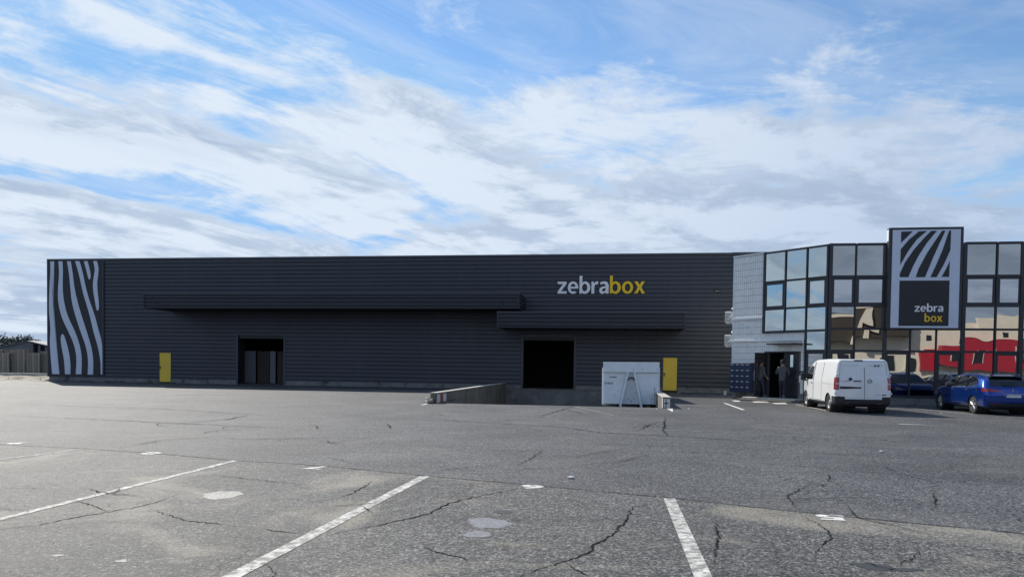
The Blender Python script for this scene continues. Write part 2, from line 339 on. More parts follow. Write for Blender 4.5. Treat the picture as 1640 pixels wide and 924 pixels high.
M = dict(
    lot=asphalt('asphalt_aisle', (.103, .103, .104), (.25, .235, .205), .30),
    bay=asphalt('asphalt_bays', (.116, .113, .107), (.38, .345, .275), .72),
    ramp=asphalt('asphalt_ramp', (.11, .11, .11), (.2, .19, .16), .3, False),
    paint=pmat('road_paint', (.64, .62, .57), .75, var=.20, scale=4, dirt=((.15, .145, .135), .66, 11), bump=.002, bscale=70),
    paint_new=pmat('fresh_road_paint', (.68, .67, .63), .7, var=.12, scale=9, dirt=((.2, .195, .18), .40, 20)),
    paint_old=pmat('faded_road_paint', (.42, .41, .39), .75, var=.2, scale=5, dirt=((.12, .12, .12), .72, 7)),
    crack=pmat('crack_black', (.012, .012, .012), .95, spec=.1),  # near-black colour of the crack ribbons, the joint and a wall stain
    dustpatch=pmat('pale_repair', (.46, .44, .39), .8, var=.15, scale=6, dirt=((.16, .155, .15), .5, 30), bump=.004, bscale=60),
    bluepatch=pmat('grey_repair', (.23, .235, .255), .8, var=.2, scale=12, dirt=((.11, .11, .11), .55, 40), bump=.004, bscale=60),
    oil=pmat('oil_stain', (.04, .039, .037), .55, var=.2, scale=8),
    clad=pmat('anthracite_cladding', (.041, .044, .056), .40, .0, .5, var=.13, scale=.8, stretch=(1.0, 1, .10)),
    cladtrim=pmat('anthracite_trim', (.062, .067, .082), .45, var=.08),
    canopy=pmat('canopy_cladding', (.021, .023, .029), .5, var=.10, scale=.5),
    soffit=pmat('canopy_soffit', (.011, .012, .015), .7),
    plinth=pmat('plinth_concrete', (.20, .20, .195), .85, var=.22, scale=1.2, dirt=((.035, .035, .033), .48, 1.1), bump=.006, bscale=12),
    conc=pmat('old_concrete', (.175, .158, .130), .9, var=.25, scale=1.6, dirt=((.075, .068, .056), .5, 1.4), bump=.01, bscale=14, stretch=(1, 1, .35)),
    concdark=pmat('dock_concrete', (.17, .17, .168), .9, var=.25, scale=1.1, dirt=((.30, .29, .28), .4, .9), bump=.01, bscale=14),
    concpale=pmat('pale_concrete', (.50, .47, .41), .85, var=.15, scale=2, dirt=((.2, .19, .17), .4, 5), bump=.008, bscale=18),
    roof=pmat('roof_membrane', (.22, .22, .21), .8),
    black=pmat('panel_black', (.022, .023, .028), .55, var=.06),
    white=pmat('letter_white', (.88, .88, .87), .5, var=.03),
    lilac=pmat('sign_pale_grey_blue', (.65, .70, .81), .5, var=.04),
    yellow=pmat('yellow_paint', (.98, .62, .015), .5, var=.07, scale=2),
    doory=pmat('yellow_door_paint', (.88, .60, .06), .55, var=.09, scale=1.5, dirt=((.25, .19, .06), .3, 3)),
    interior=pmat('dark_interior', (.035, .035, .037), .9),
    intfloor=pmat('interior_floor', (.10, .10, .10), .8),
    unit=pmat('storage_unit_steel', (.15, .16, .185), .5, var=.08),
    brown=pmat('brown_board', (.055, .045, .036), .8),
    frame=pmat('window_frame', (.030, .032, .040), .45, var=.06),
    tile=pmat('white_tile', (.78, .80, .79), .28, var=.07, scale=3, dirt=((.5, .5, .48), .3, 2)),
    grout=pmat('tile_grout', (.17, .18, .19), .9),
    trunk=pmat('white_trunking', (.74, .76, .78), .5, var=.05),
    paneL=pane_mat('glass_pale_green', (.52, .56, .54), .0012, .7),
    paneF=pane_mat('glass_grey', (.42, .41, .39), .0060, .65),
    paneD=pane_mat('glass_dark', (.16, .17, .20), .002, .8),
    blind=pane_mat('glass_light', (.50, .48, .47), .0015, .6),
    postbox=pmat('postbox_blue', (.010, .022, .070), .45, var=.08),
    metal=pmat('brushed_metal', (.55, .56, .58), .35, .85, var=.1),
    acbox=pmat('air_unit_casing', (.62, .62, .60), .5, var=.08, dirt=((.35, .33, .3), .3, 4)),
    skip=pmat('container_paint', (.74, .78, .80), .45, var=.07, scale=2.2, dirt=((.36, .34, .31), .30, 5), bump=.004, bscale=6),
    skipin=pmat('container_recess_paint', (.60, .64, .67), .5, var=.10, scale=3, dirt=((.33, .27, .22), .42, 3.5)),
    rust=pmat('rusty_steel', (.07, .05, .045), .8, var=.3, scale=20),
    red=pmat('faded_red_paint', (.40, .045, .05), .7, var=.15, scale=6, dirt=((.2, .15, .13), .35, 8)),
    stripew=pmat('worn_white_paint', (.62, .62, .60), .7, var=.1, scale=6, dirt=((.25, .24, .22), .4, 7)),
    vanw=pmat('van_white_paint', (.80, .81, .81), .32, var=.03, scale=1, coat=.5, dirt=((.55, .54, .5), .16, 2)),
    blue=pmat('blue_car_paint', (.003, .050, .32), .26, .7, var=.04, coat=1.),
    silver=pmat('silver_car_paint', (.42, .45, .50), .3, .7, var=.04, coat=1.),
    greyp=pmat('dark_grey_car_paint', (.05, .055, .065), .3, .5, var=.04, coat=1.),
    cglass=pmat('car_glass', (.010, .011, .013), .04, 0, .9, var=0),
    rubber=pmat('tyre_rubber', (.022, .022, .023), .85, var=.1),
    plastic=pmat('black_plastic', (.022, .023, .026), .55, var=.1),
    rim=pmat('alloy_rim', (.62, .63, .65), .28, .9, var=.05),
    hub=pmat('wheel_cover', (.33, .34, .35), .4, .5, var=.08),
    lamp=pmat('red_lens', (.33, .012, .02), .15, var=.05, coat=1.),
    lampc=pmat('clear_lens', (.55, .52, .50), .15, var=.03, coat=1.),
    chrome=pmat('chrome', (.75, .77, .80), .12, 1., var=.02),
    grey=pmat('grey_sticker', (.16, .17, .19), .6),
    plate=pmat('number_plate', (.62, .64, .66), .5, var=.1, scale=30),
    skin=pmat('skin', (.36, .21, .15), .55, var=.06),
    jacket=pmat('grey_jacket', (.085, .085, .088), .85, var=.25, scale=9, bump=.01, bscale=10),
    jacket2=pmat('slate_jacket', (.075, .080, .09), .85, var=.25, scale=9, bump=.01, bscale=10),
    trouser=pmat('navy_trousers', (.022, .026, .042), .9, var=.2, scale=8, bump=.008, bscale=9),
    cap=pmat('black_cap', (.018, .018, .022), .85),
    shoe=pmat('shoe', (.05, .07, .12), .6),
    sole=pmat('shoe_sole', (.4, .4, .38), .7),
    wood=pmat('weathered_wood', (.34, .31, .265), .9, var=.3, scale=1.3),
    shed=pmat('shed_sheeting', (.13, .14, .155), .7, var=.15),
    shedroof=pmat('shed_roof', (.11, .115, .13), .7, var=.1),
    leaf=pmat('foliage', (.07, .09, .075), .8, var=.35, scale=.8),  # leaf green paled a little: distance haze is mixed into this colour
    bark=pmat('bark', (.09, .075, .06), .9, var=.2),
    verge=pmat('sandy_verge', (.40, .36, .29), .95, var=.3, scale=1.2, dirt=((.11, .10, .075), .5, .9), bump=.03, bscale=4),
    soil=pmat('terrain', (.12, .12, .08), .95, var=.3, scale=.05),
    cream=pmat('cream_render', (.78, .73, .62), .85, var=.06),
    creamd=pmat('dark_roof_sheet', (.06, .052, .045), .7, var=.15),
    redclad=pmat('red_cladding', (.42, .025, .05), .5, var=.08),
    grass=pmat('weed', (.06, .08, .03), .9, var=.3, scale=20),
)

WH = Frame((-32.9, 51.0), 8.3)                       # long warehouse wall
CH = Frame((11.15, 36.36), 53.3); CHL = 5.05         # splayed office wall
fc = CH.w(CHL, 0)
FA = Frame((fc.x, fc.y), 8.3)                        # office front
ROOF = 8.6; CLZ = .36; WLEN = 57.5; PITCHZ = .262
AX = WH.n                                            # away from the camera, square to the wall

# ------------------------------------------------------------------ ground, ramp, markings
pitL = gnd(699.5, 646.); pitR = gnd(1060., 652.5)
wl = WH
def wpt(p): v = p.xy - WH.o; return v.dot(WH.u), v.dot(WH.n)      # world -> warehouse frame
pl, pr = wpt(pitL)[0], wpt(pitR)[0]; pf = (wpt(pitL)[1]+wpt(pitR)[1])/2   # pit left, right, front (negative y)
PITD = 1.15
lot = MB()
X0, X1, Y0, Y1 = -60., 130., -110., 1.0
def wrect(mb, x0, x1, y0, y1, z): mb.flat([WH.w(x0, y0).xy, WH.w(x1, y0).xy, WH.w(x1, y1).xy, WH.w(x0, y1).xy], z)
wrect(lot, X0, pl, Y0, Y1, 0); wrect(lot, pr, X1, Y0, Y1, 0); wrect(lot, pl, pr, Y0, pf, 0)
lot = tag(lot.build('parking_lot', M['lot']), 'cracked grey asphalt yard in front of the warehouse', 'ground', kind='structure')
tm = MB(); tm.flat([(-2500, -2500), (2500, -2500), (2500, 2500), (-2500, 2500)], -1.6)
tag(tm.build('terrain', M['soil']), 'open land reaching to the horizon', 'ground', kind='structure')
rp = MB()
a, b_, c_, d_ = WH.w(pl, pf, 0), WH.w(pr, pf, 0), WH.w(pr, .05, -PITD), WH.w(pl, .05, -PITD)
rp.add([a, b_, c_, d_], [(0, 1, 2, 3)])
tag(rp.build('loading_ramp', M['ramp']), 'asphalt ramp sinking between two low walls to the dock', 'ramp', kind='structure')
# near bays: paler, dustier asphalt this side of the long joint
seam = [(-60, 708.), (0, 712.5), (137, 719), (260, 727.5), (380, 738.), (470, 743), (560, 750.5), (683, 762.5), (760, 769.5), (840, 776.), (960, 787.5), (1072, 797.5), (1200, 812.), (1330, 825.5), (1480, 840.), (1640, 855.), (1760, 866.)]
sp = [gnd(*p).xy for p in seam]
near = MB(); e = sp[-1]-sp[-2]
near.flat(sp + [Vector((sp[-1].x+3, -30)), Vector((sp[0].x-2, -30))], .004)
near.build('bay_surface', M['bay'], lot)
def ribbon(pts, wd, z, jit=0., taper=False, step=.12):
    P = [gnd(*p).xy if not isinstance(p, Vector) else p for p in pts]; Q = []
    for i in range(len(P)-1):
        n = max(1, int((P[i+1]-P[i]).length/step))
        for k in range(n): Q.append(P[i].lerp(P[i+1], k/n))
    Q.append(P[-1]); n = len(Q); vs = []; 
    for i, q in enumerate(Q):
        d = (Q[min(i+1, n-1)]-Q[max(i-1, 0)]); d = d.normalized() if d.length > 1e-6 else Vector((1, 0)); nn = Vector((-d.y, d.x))
        c = q + nn*random.uniform(-jit, jit); w_ = wd*(random.uniform(.45, 1.4) if jit else 1)
        if taper: w_ *= min(1, .15+2.5*min(i, n-1-i)/n)
        vs += [(c.x+nn.x*w_/2, c.y+nn.y*w_/2, z), (c.x-nn.x*w_/2, c.y-nn.y*w_/2, z)]
    return MB().add(vs, [(2*i, 2*i+1, 2*i+3, 2*i+2) for i in range(n-1)])
ribbon([Vector(p) for p in sp], .022, .009, .006).build('joint', M['crack'], lot)
def line(p0, p1, wd, mat='paint'):
    ribbon([p0, p1], wd, .008, 0).build('parking_line', M[mat], lot)
line((1072, 798.5), (1135, 945), .135); line((681, 762.8), (345, 938), .135); line((377, 738), (-60, 847), .10, 'paint'); line((133, 719.5), (-60, 744), .10, 'paint_old')
line((1640, 852), (1700, 863), .13)
for p0, p1, wd, mt in [((1160, 645.5), (1191, 656.5), .13, 'paint_new'), ((1077, 643.2), (1160, 645.5), .05, 'paint_old'), ((1275, 648), (1335, 660), .13, 'paint'),
                       ((1430, 651), (1560, 664), .12, 'paint'), ((1445, 656), (1520, 665), .08, 'paint_old'), ((1385, 677.5), (1500, 681.5), .08, 'paint_old'), ((1440, 679), (1497, 681.3), .11, 'paint_new'),
                       ((1227, 696), (1450, 706), .05, 'paint_old'), ((1550, 711), (1640, 714), .05, 'paint_old'), ((920, 651), (985, 666), .08, 'paint_old'), ((1060, 689), (1240, 694), .04, 'paint_old'),
                       ((1085, 631), (1094, 625.8), .10, 'paint_old'), ((676, 648.7), (696, 643.9), .12, 'paint_new')]:
    line(p0, p1, wd, mt)
MB().flat([gnd(1066.5, 653.5).xy, gnd(1078, 653.2).xy, gnd(1077.5, 660).xy], .008).build('painted_triangle', M['paint_new'], lot)
for x0, x1, y in ((1171, 1187, 642.3), (1203, 1232, 643.8), (1236, 1262, 646.2)):
    MB().flat([gnd(x0, y-.9).xy, gnd(x1-5, y-1.2).xy, gnd(x1, y+.8).xy, gnd(x0+6, y+.9).xy], .008).build('painted_block', M['paint_new'], lot)
# bay numbers, read from the aisle side
for ch, px, py in (('9', 27, 710.3), ('8', 242, 726.3), ('7', 505, 749.2), ('6', 852, 780), ('5', 1331, 829)):
    o, xa, xb = glyph(ch, .035, 0, M['paint_new'], 'bay_number', lot); p = gnd(px, py)
    zs = [v.co.z for v in o.data.vertices]; cx, cz = (xa+xb)/2, (min(zs)+max(zs))/2; hh = max(zs)-min(zs)
    for v in o.data.vertices: v.co = Vector(((v.co.x-cx)*.29/(xb-xa), (v.co.z-cz)*.29/hh, 0))
    o.location = (p.x, p.y, .0085); o.rotation_euler = (0, 0, math.pi-RAD(12))
cracks = [
    [(0, 848), (60, 842), (115, 830), (175, 820), (215, 813), (243, 807), (285, 792)], [(120, 802), (150, 810), (177, 821)],
    [(243, 816), (258, 822), (300, 835), (352, 839), (383, 844)], [(417, 847), (478, 855)], [(530, 856), (560, 849), (610, 841), (650, 832), (690, 822), (720, 806), (770, 794), (815, 786), (842, 781)],
    [(525, 801), (560, 793), (575, 784), (600, 770)], [(1062, 807), (1012, 812), (1005, 832), (990, 848), (975, 860), (952, 874), (945, 884), (910, 898), (860, 914), (810, 930)],
    [(906, 902), (920, 912), (945, 925)], [(675, 876), (700, 885), (735, 893), (760, 901)], [(1281, 826), (1310, 840), (1325, 850), (1330, 862), (1318, 875), (1300, 890)],
    [(1326, 757), (1328, 770), (1345, 777)], [(1328, 774), (1310, 779)], [(1490, 785), (1498, 800), (1498, 812), (1490, 818)], [(1620, 822), (1640, 838)], [(1440, 905), (1460, 896), (1475, 885)],
    [(1300, 773), (1260, 795), (1280, 818)], [(0, 645), (120, 651), (260, 655), (420, 665), (520, 669)], [(0, 665), (120, 670), (260, 677), (330, 680), (520, 690)], [(80, 651), (200, 647), (320, 641)],
    [(260, 681), (370, 671), (400, 664)], [(520, 669), (640, 672), (760, 676), (900, 684), (960, 693), (1100, 700), (1240, 710), (1400, 717), (1640, 734)],
    [(1075, 733), (1200, 741), (1320, 750), (1400, 757), (1500, 764), (1640, 774)], [(860, 668), (905, 655), (920, 650)], [(1020, 690), (1042, 680), (1060, 676)], [(820, 748), (850, 735), (870, 720)],
    [(470, 714), (560, 706), (600, 700)], [(0, 782), (75, 783)], [(900, 735), (960, 725), (1020, 716)], [(960, 745), (1000, 738), (1040, 728)], [(600, 720), (700, 716), (800, 722), (930, 725)],
    [(1065, 668), (1063, 690), (1070, 700)], [(1140, 905), (1150, 860), (1145, 830)], [(1380, 900), (1420, 912), (1445, 918)], [(900, 655), (940, 664)], [(330, 760), (420, 770), (500, 778)],
]
for i, c in enumerate(cracks):
    dep = gnd(*c[0]).y; ribbon(c, (.024 if i in (4, 6) else .016)*(1 if dep < 14 else 2.4), .0065+.0002*i, .020 if dep < 14 else .04, True, .045 if dep < 14 else .25).build('crack', M['crack'], lot)
rc = random.Random(21)
for i in range(26):          # further wandering cracks, each with a side branch
    x, y = rc.uniform(-9, 9), rc.uniform(5, 22); a = rc.uniform(0, 6.28); pts = [Vector((x, y))]
    for k in range(rc.randint(5, 11)): a += rc.gauss(0, .38); pts.append(pts[-1]+Vector((math.cos(a), math.sin(a)))*rc.uniform(.12, .32))
    ribbon(pts, rc.uniform(.010, .017)*(1 if y < 12 else 1.8), .0137+.0001*i, .014, True, .05).build('crack', M['crack'], lot)
    j = len(pts)//2; a += rc.choice((-1, 1))*1.1; q_ = [pts[j]]
    for k in range(rc.randint(3, 5)): a += rc.gauss(0, .4); q_.append(q_[-1]+Vector((math.cos(a), math.sin(a)))*rc.uniform(.08, .2))
    ribbon(q_, .010, .0164+.0001*i, .010, True, .05).build('crack', M['crack'], lot)
def blob(px, py, rx, ry, mat, name, n=36, rag=.22, z=.0062, rot=0.):
    p = gnd(px, py); pts = []; ph = [random.uniform(0, 6.3) for _ in range(6)]
    for k in range(n):
        a = 2*math.pi*k/n; r = 1+rag*(.5*math.sin(2*a+ph[0])+.35*math.sin(3*a+ph[1])+.3*math.sin(7*a+ph[2])+.25*math.sin(13*a+ph[3]))
        x, y = rx*r*math.cos(a), ry*r*math.sin(a); pts.append((p.x+x*math.cos(rot)-y*math.sin(rot), p.y+x*math.sin(rot)+y*math.cos(rot)))
    MB().flat(pts, z).build(name, M[mat], lot)
blob(356, 793, .23, .24, 'dustpatch', 'repair_patch', rot=.3, rag=.18); blob(783, 838, .22, .22, 'bluepatch', 'repair_patch', z=.0064); blob(765, 856, .14, .12, 'bluepatch', 'repair_patch', z=.0066)
blob(806, 820, .09, .11, 'oil', 'stain'); blob(1400, 908, .16, .09, 'oil', 'stain', rot=-.4); blob(1452, 913, .12, .05, 'oil', 'stain'); blob(825, 833, .05, .05, 'oil', 'stain', z=.0068)
blob(92, 890, .05, .03, 'dustpatch', 'repair_patch'); blob(194, 899, .05, .035, 'dustpatch', 'repair_patch')

# ------------------------------------------------------------------ warehouse
wh = WH.root('warehouse'); tag(wh, 'long anthracite warehouse clad in horizontal ribbed sheeting', 'building')
def rib_profile(z0, z1, base, depth=.045, pitch=PITCHZ):
    """(z, out) points of the sheeting between two heights; ribs stay in step along the wall"""
    pts = []; k = math.floor((z0-base)/pitch)-1
    knots = [(0, 0), (.12, 0), (.22, 1), (.90, .72), (1.0, 0)]
    while base+k*pitch < z1:
        for t, o in knots[:-1]: pts.append((base+(k+t)*pitch, o*depth))
        k += 1
    pts.append((base+k*pitch, 0)); res = []
    def at(z):
        for (a, oa), (b, ob) in zip(pts, pts[1:]):
            if a <= z <= b: return oa+(ob-oa)*(z-a)/(b-a)
        return 0
    res.append((z0, at(z0))); res += [p for p in pts if z0 < p[0] < z1]; res.append((z1, at(z1))); return res
def clad_panel(x0, x1, z0, z1, name='cladding_sheet', y=0., mat='clad', depth=.045, pitch=PITCHZ, parent=None):
    pr_ = rib_profile(z0, z1, CLZ, depth, pitch); n = len(pr_)
    vs = [(x0, y-o, z) for z, o in pr_] + [(x1, y-o, z) for z, o in pr_]
    return MB().add(vs, [(i, n+i, n+i+1, i+1) for i in range(n-1)]).build(name, M[mat], parent or wh)
zl = WH.at(79, 420)[0]; zr = WH.at(164.7, 500)[0]
D1 = (*sorted((WH.at(255.2, 590)[0], WH.at(274.8, 590)[0])), .08, 2.14)
O1 = (WH.at(381.5, 575)[0], WH.at(454.4, 575)[0], .04, WH.at(420, 537)[1])
O2 = (WH.at(838, 580)[0], WH.at(919, 580)[0], .10, WH.at(880, 539.7)[1])
D2 = (WH.at(1061, 600)[0], WH.at(1085, 600)[0], .10, 2.18)
xs = 0.0; holes = [D1, O1, O2, D2]
cuts = []
for (a, b, z0, z1) in holes:
    cuts.append((xs, a, CLZ, ROOF)); cuts.append((a, b, z1, ROOF)); xs = b
cuts.append((xs, WLEN, CLZ, ROOF))
for (a, b, z0, z1) in cuts:
    n = max(1, round((b-a)/7.5))
    for i in range(n): clad_panel(a+(b-a)*i/n, a+(b-a)*(i+1)/n, z0, z1)
# core walls, roof, floor
core = MB(); xs = 0
for (a, b, z0, z1) in holes: core.box(xs, a, .012, .25, -1.3, ROOF-.05); core.box(a, b, .012, .25, z1, ROOF-.05); core.box(a, b, .012, .25, -1.3, z0-.01); xs = b
core.box(xs, WLEN, .012, .25, -1.3, ROOF-.05); core.box(0, .25, .25, 32, 0, ROOF-.05); core.box(WLEN-.25, WLEN, .25, 32, 0, ROOF-.05); core.box(0, WLEN, 32, 32.25, 0, ROOF-.05)
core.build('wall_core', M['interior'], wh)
MB().box(-.02, WLEN, 0.02, 32.2, ROOF-.045, ROOF-.01).build('roof', M['roof'], wh)
MB().box(.3, WLEN-.3, .26, 31.9, 0.0, .05).build('inner_floor', M['intfloor'], wh)
clad_s = rib_profile(CLZ, ROOF, CLZ); n = len(clad_s)
MB().add([(-.002-o, 0, z) for z, o in clad_s]+[(-.002-o, 32.2, z) for z, o in clad_s], [(i, i+1, n+i+1, n+i) for i in range(n-1)]).build('side_cladding', M['clad'], wh)
# flashings
MB().box(-.07, 21, -.075, .12, ROOF-.10, ROOF+.02).build('roof_flashing', M['cladtrim'], wh); MB().box(21.004, 46.8, -.075, .12, ROOF-.10, ROOF+.022).build('roof_flashing', M['cladtrim'], wh)
MB().box(46.804, WLEN, -.08, .12, ROOF-.10, ROOF+.04).build('roof_flashing', M['cladtrim'], wh)
MB().box(-.07, .03, -.077, .10, CLZ-.03, ROOF-.103).build('corner_flashing', M['cladtrim'], wh)
MB().box(-.07, -.03, .104, 32, ROOF-.10, ROOF+.021).build('side_flashing', M['cladtrim'], wh)
# drip flashing and plinth, stopped at the openings
xs = .032
for (a, b, z0, z1) in holes + [(WLEN, WLEN, 0, 0)]:
    MB().box(xs, a-.002, -.06, -.0, CLZ-.035, CLZ-.002).build('base_flashing', M['cladtrim'], wh)
    MB().box(xs, a-.002, -.022, .011, -1.3, CLZ-.037).build('plinth', M['plinth'], wh); xs = b+.002
# yellow doors
for (a, b, z0, z1) in (D1, D2):
    d = MB().cbox(a+.035, b-.035, -.03, .03, z0+.01, z1-.035, .006).build('door', M['doory'], wh)
    MB().box(a, a+.033, -.05, .011, z0, z1).box(b-.033, b, -.05, .011, z0, z1).box(a+.033, b-.033, -.05, .011, z1-.033, z1).build('frame', M['cladtrim'], d)
    MB().box(a+.07, a+.12, -.045, -.031, z0+.88, z0+1.12).tube([(a+.09, -.046, z0+1.03), (a+.09, -.085, z0+1.03), (a+.21, -.085, z0+1.03)], .012).build('handle', M['plastic'], d)
    MB().box(a+.30, a+.62, -.034, -.031, z1-.40, z1-.36).build('vent_slot', M['doory'], d)
# trims round the loading openings
for (a, b, z0, z1) in (O1, O2):
    MB().box(a-.13, a, -.055, .24, z0, z1+.13).build('door_jamb', M['cladtrim'], wh); MB().box(b, b+.13, -.055, .24, z0, z1+.13).build('door_jamb', M['cladtrim'], wh)
    MB().box(a+.002, b-.002, -.055, .24, z1, z1+.128).build('door_lintel', M['cladtrim'], wh)
    MB().box(a+.002, b-.002, .06, .20, z1-.22, z1-.004).build('roller_shutter_edge', M['canopy'], wh)
# loading bay 1: room with storage units
rm = MB(); a, b = O1[0]-3, O1[1]+5
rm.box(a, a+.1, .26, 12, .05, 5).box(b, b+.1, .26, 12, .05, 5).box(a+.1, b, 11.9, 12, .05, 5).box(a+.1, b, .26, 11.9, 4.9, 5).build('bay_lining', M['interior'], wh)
def vcorr(x0, x1, y, z0, z1, name, mat):
    n = int((x1-x0)/.11); vs = []
    for i in range(n*4+1): t = i % 4; vs.append((x0+(x1-x0)*i/(n*4), y-(.03 if t in (1, 2) else 0)))
    k = len(vs); MB().add([(x, yy, z0) for x, yy in vs]+[(x, yy, z1) for x, yy in vs], [(i, i+1, k+i+1, k+i) for i in range(k-1)]).build(name, M[mat], wh)
yb = 1.5; q = lambda px: WH.at(px, 590, yb)[0]
zt = WH.at(400, 562, yb)[1]
vcorr(q(391.5), q(409.5), yb, .08, zt, 'corrugated_partition', 'unit'); MB().box(q(432.5), q(441), yb, yb+.08, .08, zt).build('partition_panel', M['unit'], wh)
MB().box(q(412), q(431), yb+.02, yb+.07, .08, zt).build('partition_door', M['brown'], wh); MB().box(q(444), q(457), yb+.02, yb+.07, .08, zt).build('partition_door', M['brown'], wh)
MB().box(q(385), q(390), yb-.3, yb+.1, .06, zt+.8).build('partition_post', M['interior'], wh)
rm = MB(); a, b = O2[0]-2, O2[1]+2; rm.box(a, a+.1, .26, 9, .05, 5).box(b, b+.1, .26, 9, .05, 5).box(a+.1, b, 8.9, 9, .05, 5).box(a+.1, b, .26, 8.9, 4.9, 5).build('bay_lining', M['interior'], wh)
# dock face under opening 2 and its steel lip
MB().box(pl+.002, pr-.002, -.14, -.024, -PITD-.1, -.002).build('dock_face', M['concdark'], wh)
MB().box(pl+.002, pr-.002, -.155, -.026, .0, .075).build('dock_lip', M['conc'], wh)
MB().box(O2[0]+.05, O2[1]-.05, -.17, -.02, .078, .10).build('dock_plate', M['rust'], wh)
# canopies
def canopy(pxl, pxr, ytop, ybot, yref, k=3.0):
    x0 = WH.at(pxl, yref, -k)[0]; x1 = WH.at(pxr, yref, -k)[0]; z1 = WH.at((pxl+pxr)/2, ytop, -k)[1]; z0 = WH.at((pxl+pxr)/2, ybot, -k)[1]
    c = MB().box(x0+.05, x1-.05, -k+.05, -.04, z1-.16, z1-.06).build('canopy', M['soffit'], wh)
    MB().box(x0+.05, x1-.05, -k+.05, -.045, z0+.02, z0+.05).build('soffit', M['soffit'], c)
    n = 4 if x1-x0 > 15 else 2
    for i in range(n): clad_panel(x0+.12+(x1-x0-.24)*i/n, x0+.12+(x1-x0-.24)*(i+1)/n, z0+.05, z1-.07, 'fascia_sheet', -k+.02, 'canopy', .045, .236, c)
    MB().box(x0+.1, x1-.1, -k+.022, -k+.049, z0+.051, z1-.07).build('fascia_core', M['soffit'], c)
    MB().box(x0-.02, x1+.02, -k-.05, -k+.10, z1-.069, z1).build('top_trim', M['cladtrim'], c); MB().box(x0-.02, x1+.02, -k-.045, -k+.10, z0, z0+.049).build('bottom_trim', M['canopy'], c)
    for xa in (x0, x1-.12): MB().box(xa, xa+.12, -k-.045, -k+.048, z0+.051, z1-.071).build('corner_trim', M['canopy'], c)
    for xa, sg in ((x0, 1), (x1, -1)):
        pr_ = rib_profile(z0+.05, z1-.07, CLZ, .04, .236); m_ = len(pr_)
        MB().add([(xa-sg*o+sg*.045, -k+.10, z) for z, o in pr_]+[(xa-sg*o+sg*.045, -.05, z) for z, o in pr_], [(i, i+1, m_+i+1, m_+i) for i in range(m_-1)]).build('end_sheet', M['canopy'], c)
        MB().box(min(xa, xa+sg*.06), max(xa, xa+sg*.06), -k+.102, -.045, z1-.068, z1-.002).build('end_trim', M['cladtrim'], c)
        MB().box(min(xa, xa+sg*.06), max(xa, xa+sg*.06), -k+.102, -.045, z0+.002, z0+.048).build('end_trim', M['canopy'], c)
    for px_ in (.04, .96): xx = x0+(x1-x0)*px_; MB().box(xx-.05, xx+.05, -k-.06, -k-.044, z0+.28, z0+.36).build('bracket_plate', M['soffit'], c)
canopy(229.5, 832, 469.5, 494, 482); canopy(796, 1098.5, 499, 525.3, 512)
# small wall lamp
lx, lz = WH.at(1147.8, 465); o = MB().cbox(lx-.16, lx+.16, -.22, -.04, lz-.05, lz+.06, .02).build('wall_lamp', M['plastic'], wh)
MB().box(lx-.13, lx+.13, -.19, -.07, lz-.07, lz-.052).build('lens', M['lampc'], o)

# zebra panel: a thing fixed on the wall
zp = WH.root('zebra_panel'); tag(zp, 'tall black wall panel with wavy white zebra stripes beside the corner of the warehouse', 'panel')
def zpx(x, y): return WH.at(x/3.697, 390+y/3.697, -.11)
p0 = zpx(284, 96); p1 = zpx(608, 779); PZ0, PZ1 = p1[1], min(p0[1], ROOF-.12)
MB().box(.035, p1[0], -.105, -.045, PZ0, PZ1).build('backing_panel', M['black'], zp)
MB().box(p1[0]+.003, p1[0]+.07, -.12, -.045, PZ0, PZ1).build('edge_trim', M['cladtrim'], zp)
ST = [
 [(297,100),(321,100),(319,180),(312,290),(311,370),(325,440),(329,500),(330,580),(340,680),(352,773),(309,773),(300,670),(294,580),(299,500),(292,430),(289,380),(293,250),(298,170)],
 [(345,100),(369,100),(373,160),(370,260),(377,340),(400,430),(440,510),(470,590),(485,670),(482,773),(448,773),(455,680),(440,600),(405,520),(365,440),(343,350),(343,260),(351,180)],
 [(395,100),(418,100),(430,170),(440,260),(460,350),(490,450),(520,540),(543,620),(553,690),(551,775),(519,775),(523,690),(510,610),(480,530),(450,440),(425,350),(415,250),(408,170)],
 [(443,100),(470,100),(490,170),(505,250),(530,340),(560,420),(580,500),(605,585),(606,690),(605,775),(597,775),(595,690),(580,610),(555,530),(535,440),(515,370),(490,290),(470,190)],
 [(495,100),(518,100),(528,140),(537,180),(536,205),(530,214),(523,208),(515,175),(505,135)],
 [(550,100),(573,100),(584,140),(582,180),(575,230),(578,290),(586,350),(585,390),(578,399),(571,392),(562,340),(553,290),(549,240),(556,190),(563,150)],
 [(371,534),(380,545),(395,590),(410,650),(418,720),(416,773),(385,773),(380,690),(368,630),(358,570),(362,542)]]
def dens(p):          # keep the straight cut ends of a stripe while rounding the rest
    q = []
    for i, v in enumerate(p):
        a = p[i-1]
        if v[1] in (100, 773, 775) and a[1] == v[1] and abs(v[0]-a[0]) > 5: q += [a, v]
        q.append(v)
        if v[1] in (100, 773, 775): q += [v, v]
    return chaikin(q, 2)
for s_ in ST:
    q = [zpx(*v) for v in dens(s_)]; q2 = []
    for v in q:
        if not q2 or (abs(v[0]-q2[-1][0])+abs(v[1]-q2[-1][1])) > 1e-4: q2.append((max(v[0], .045), max(min(v[1], PZ1-.04), PZ0+.03)))
    MB().prism(q2, -.112, -.106).build('stripe', M['lilac'], zp)
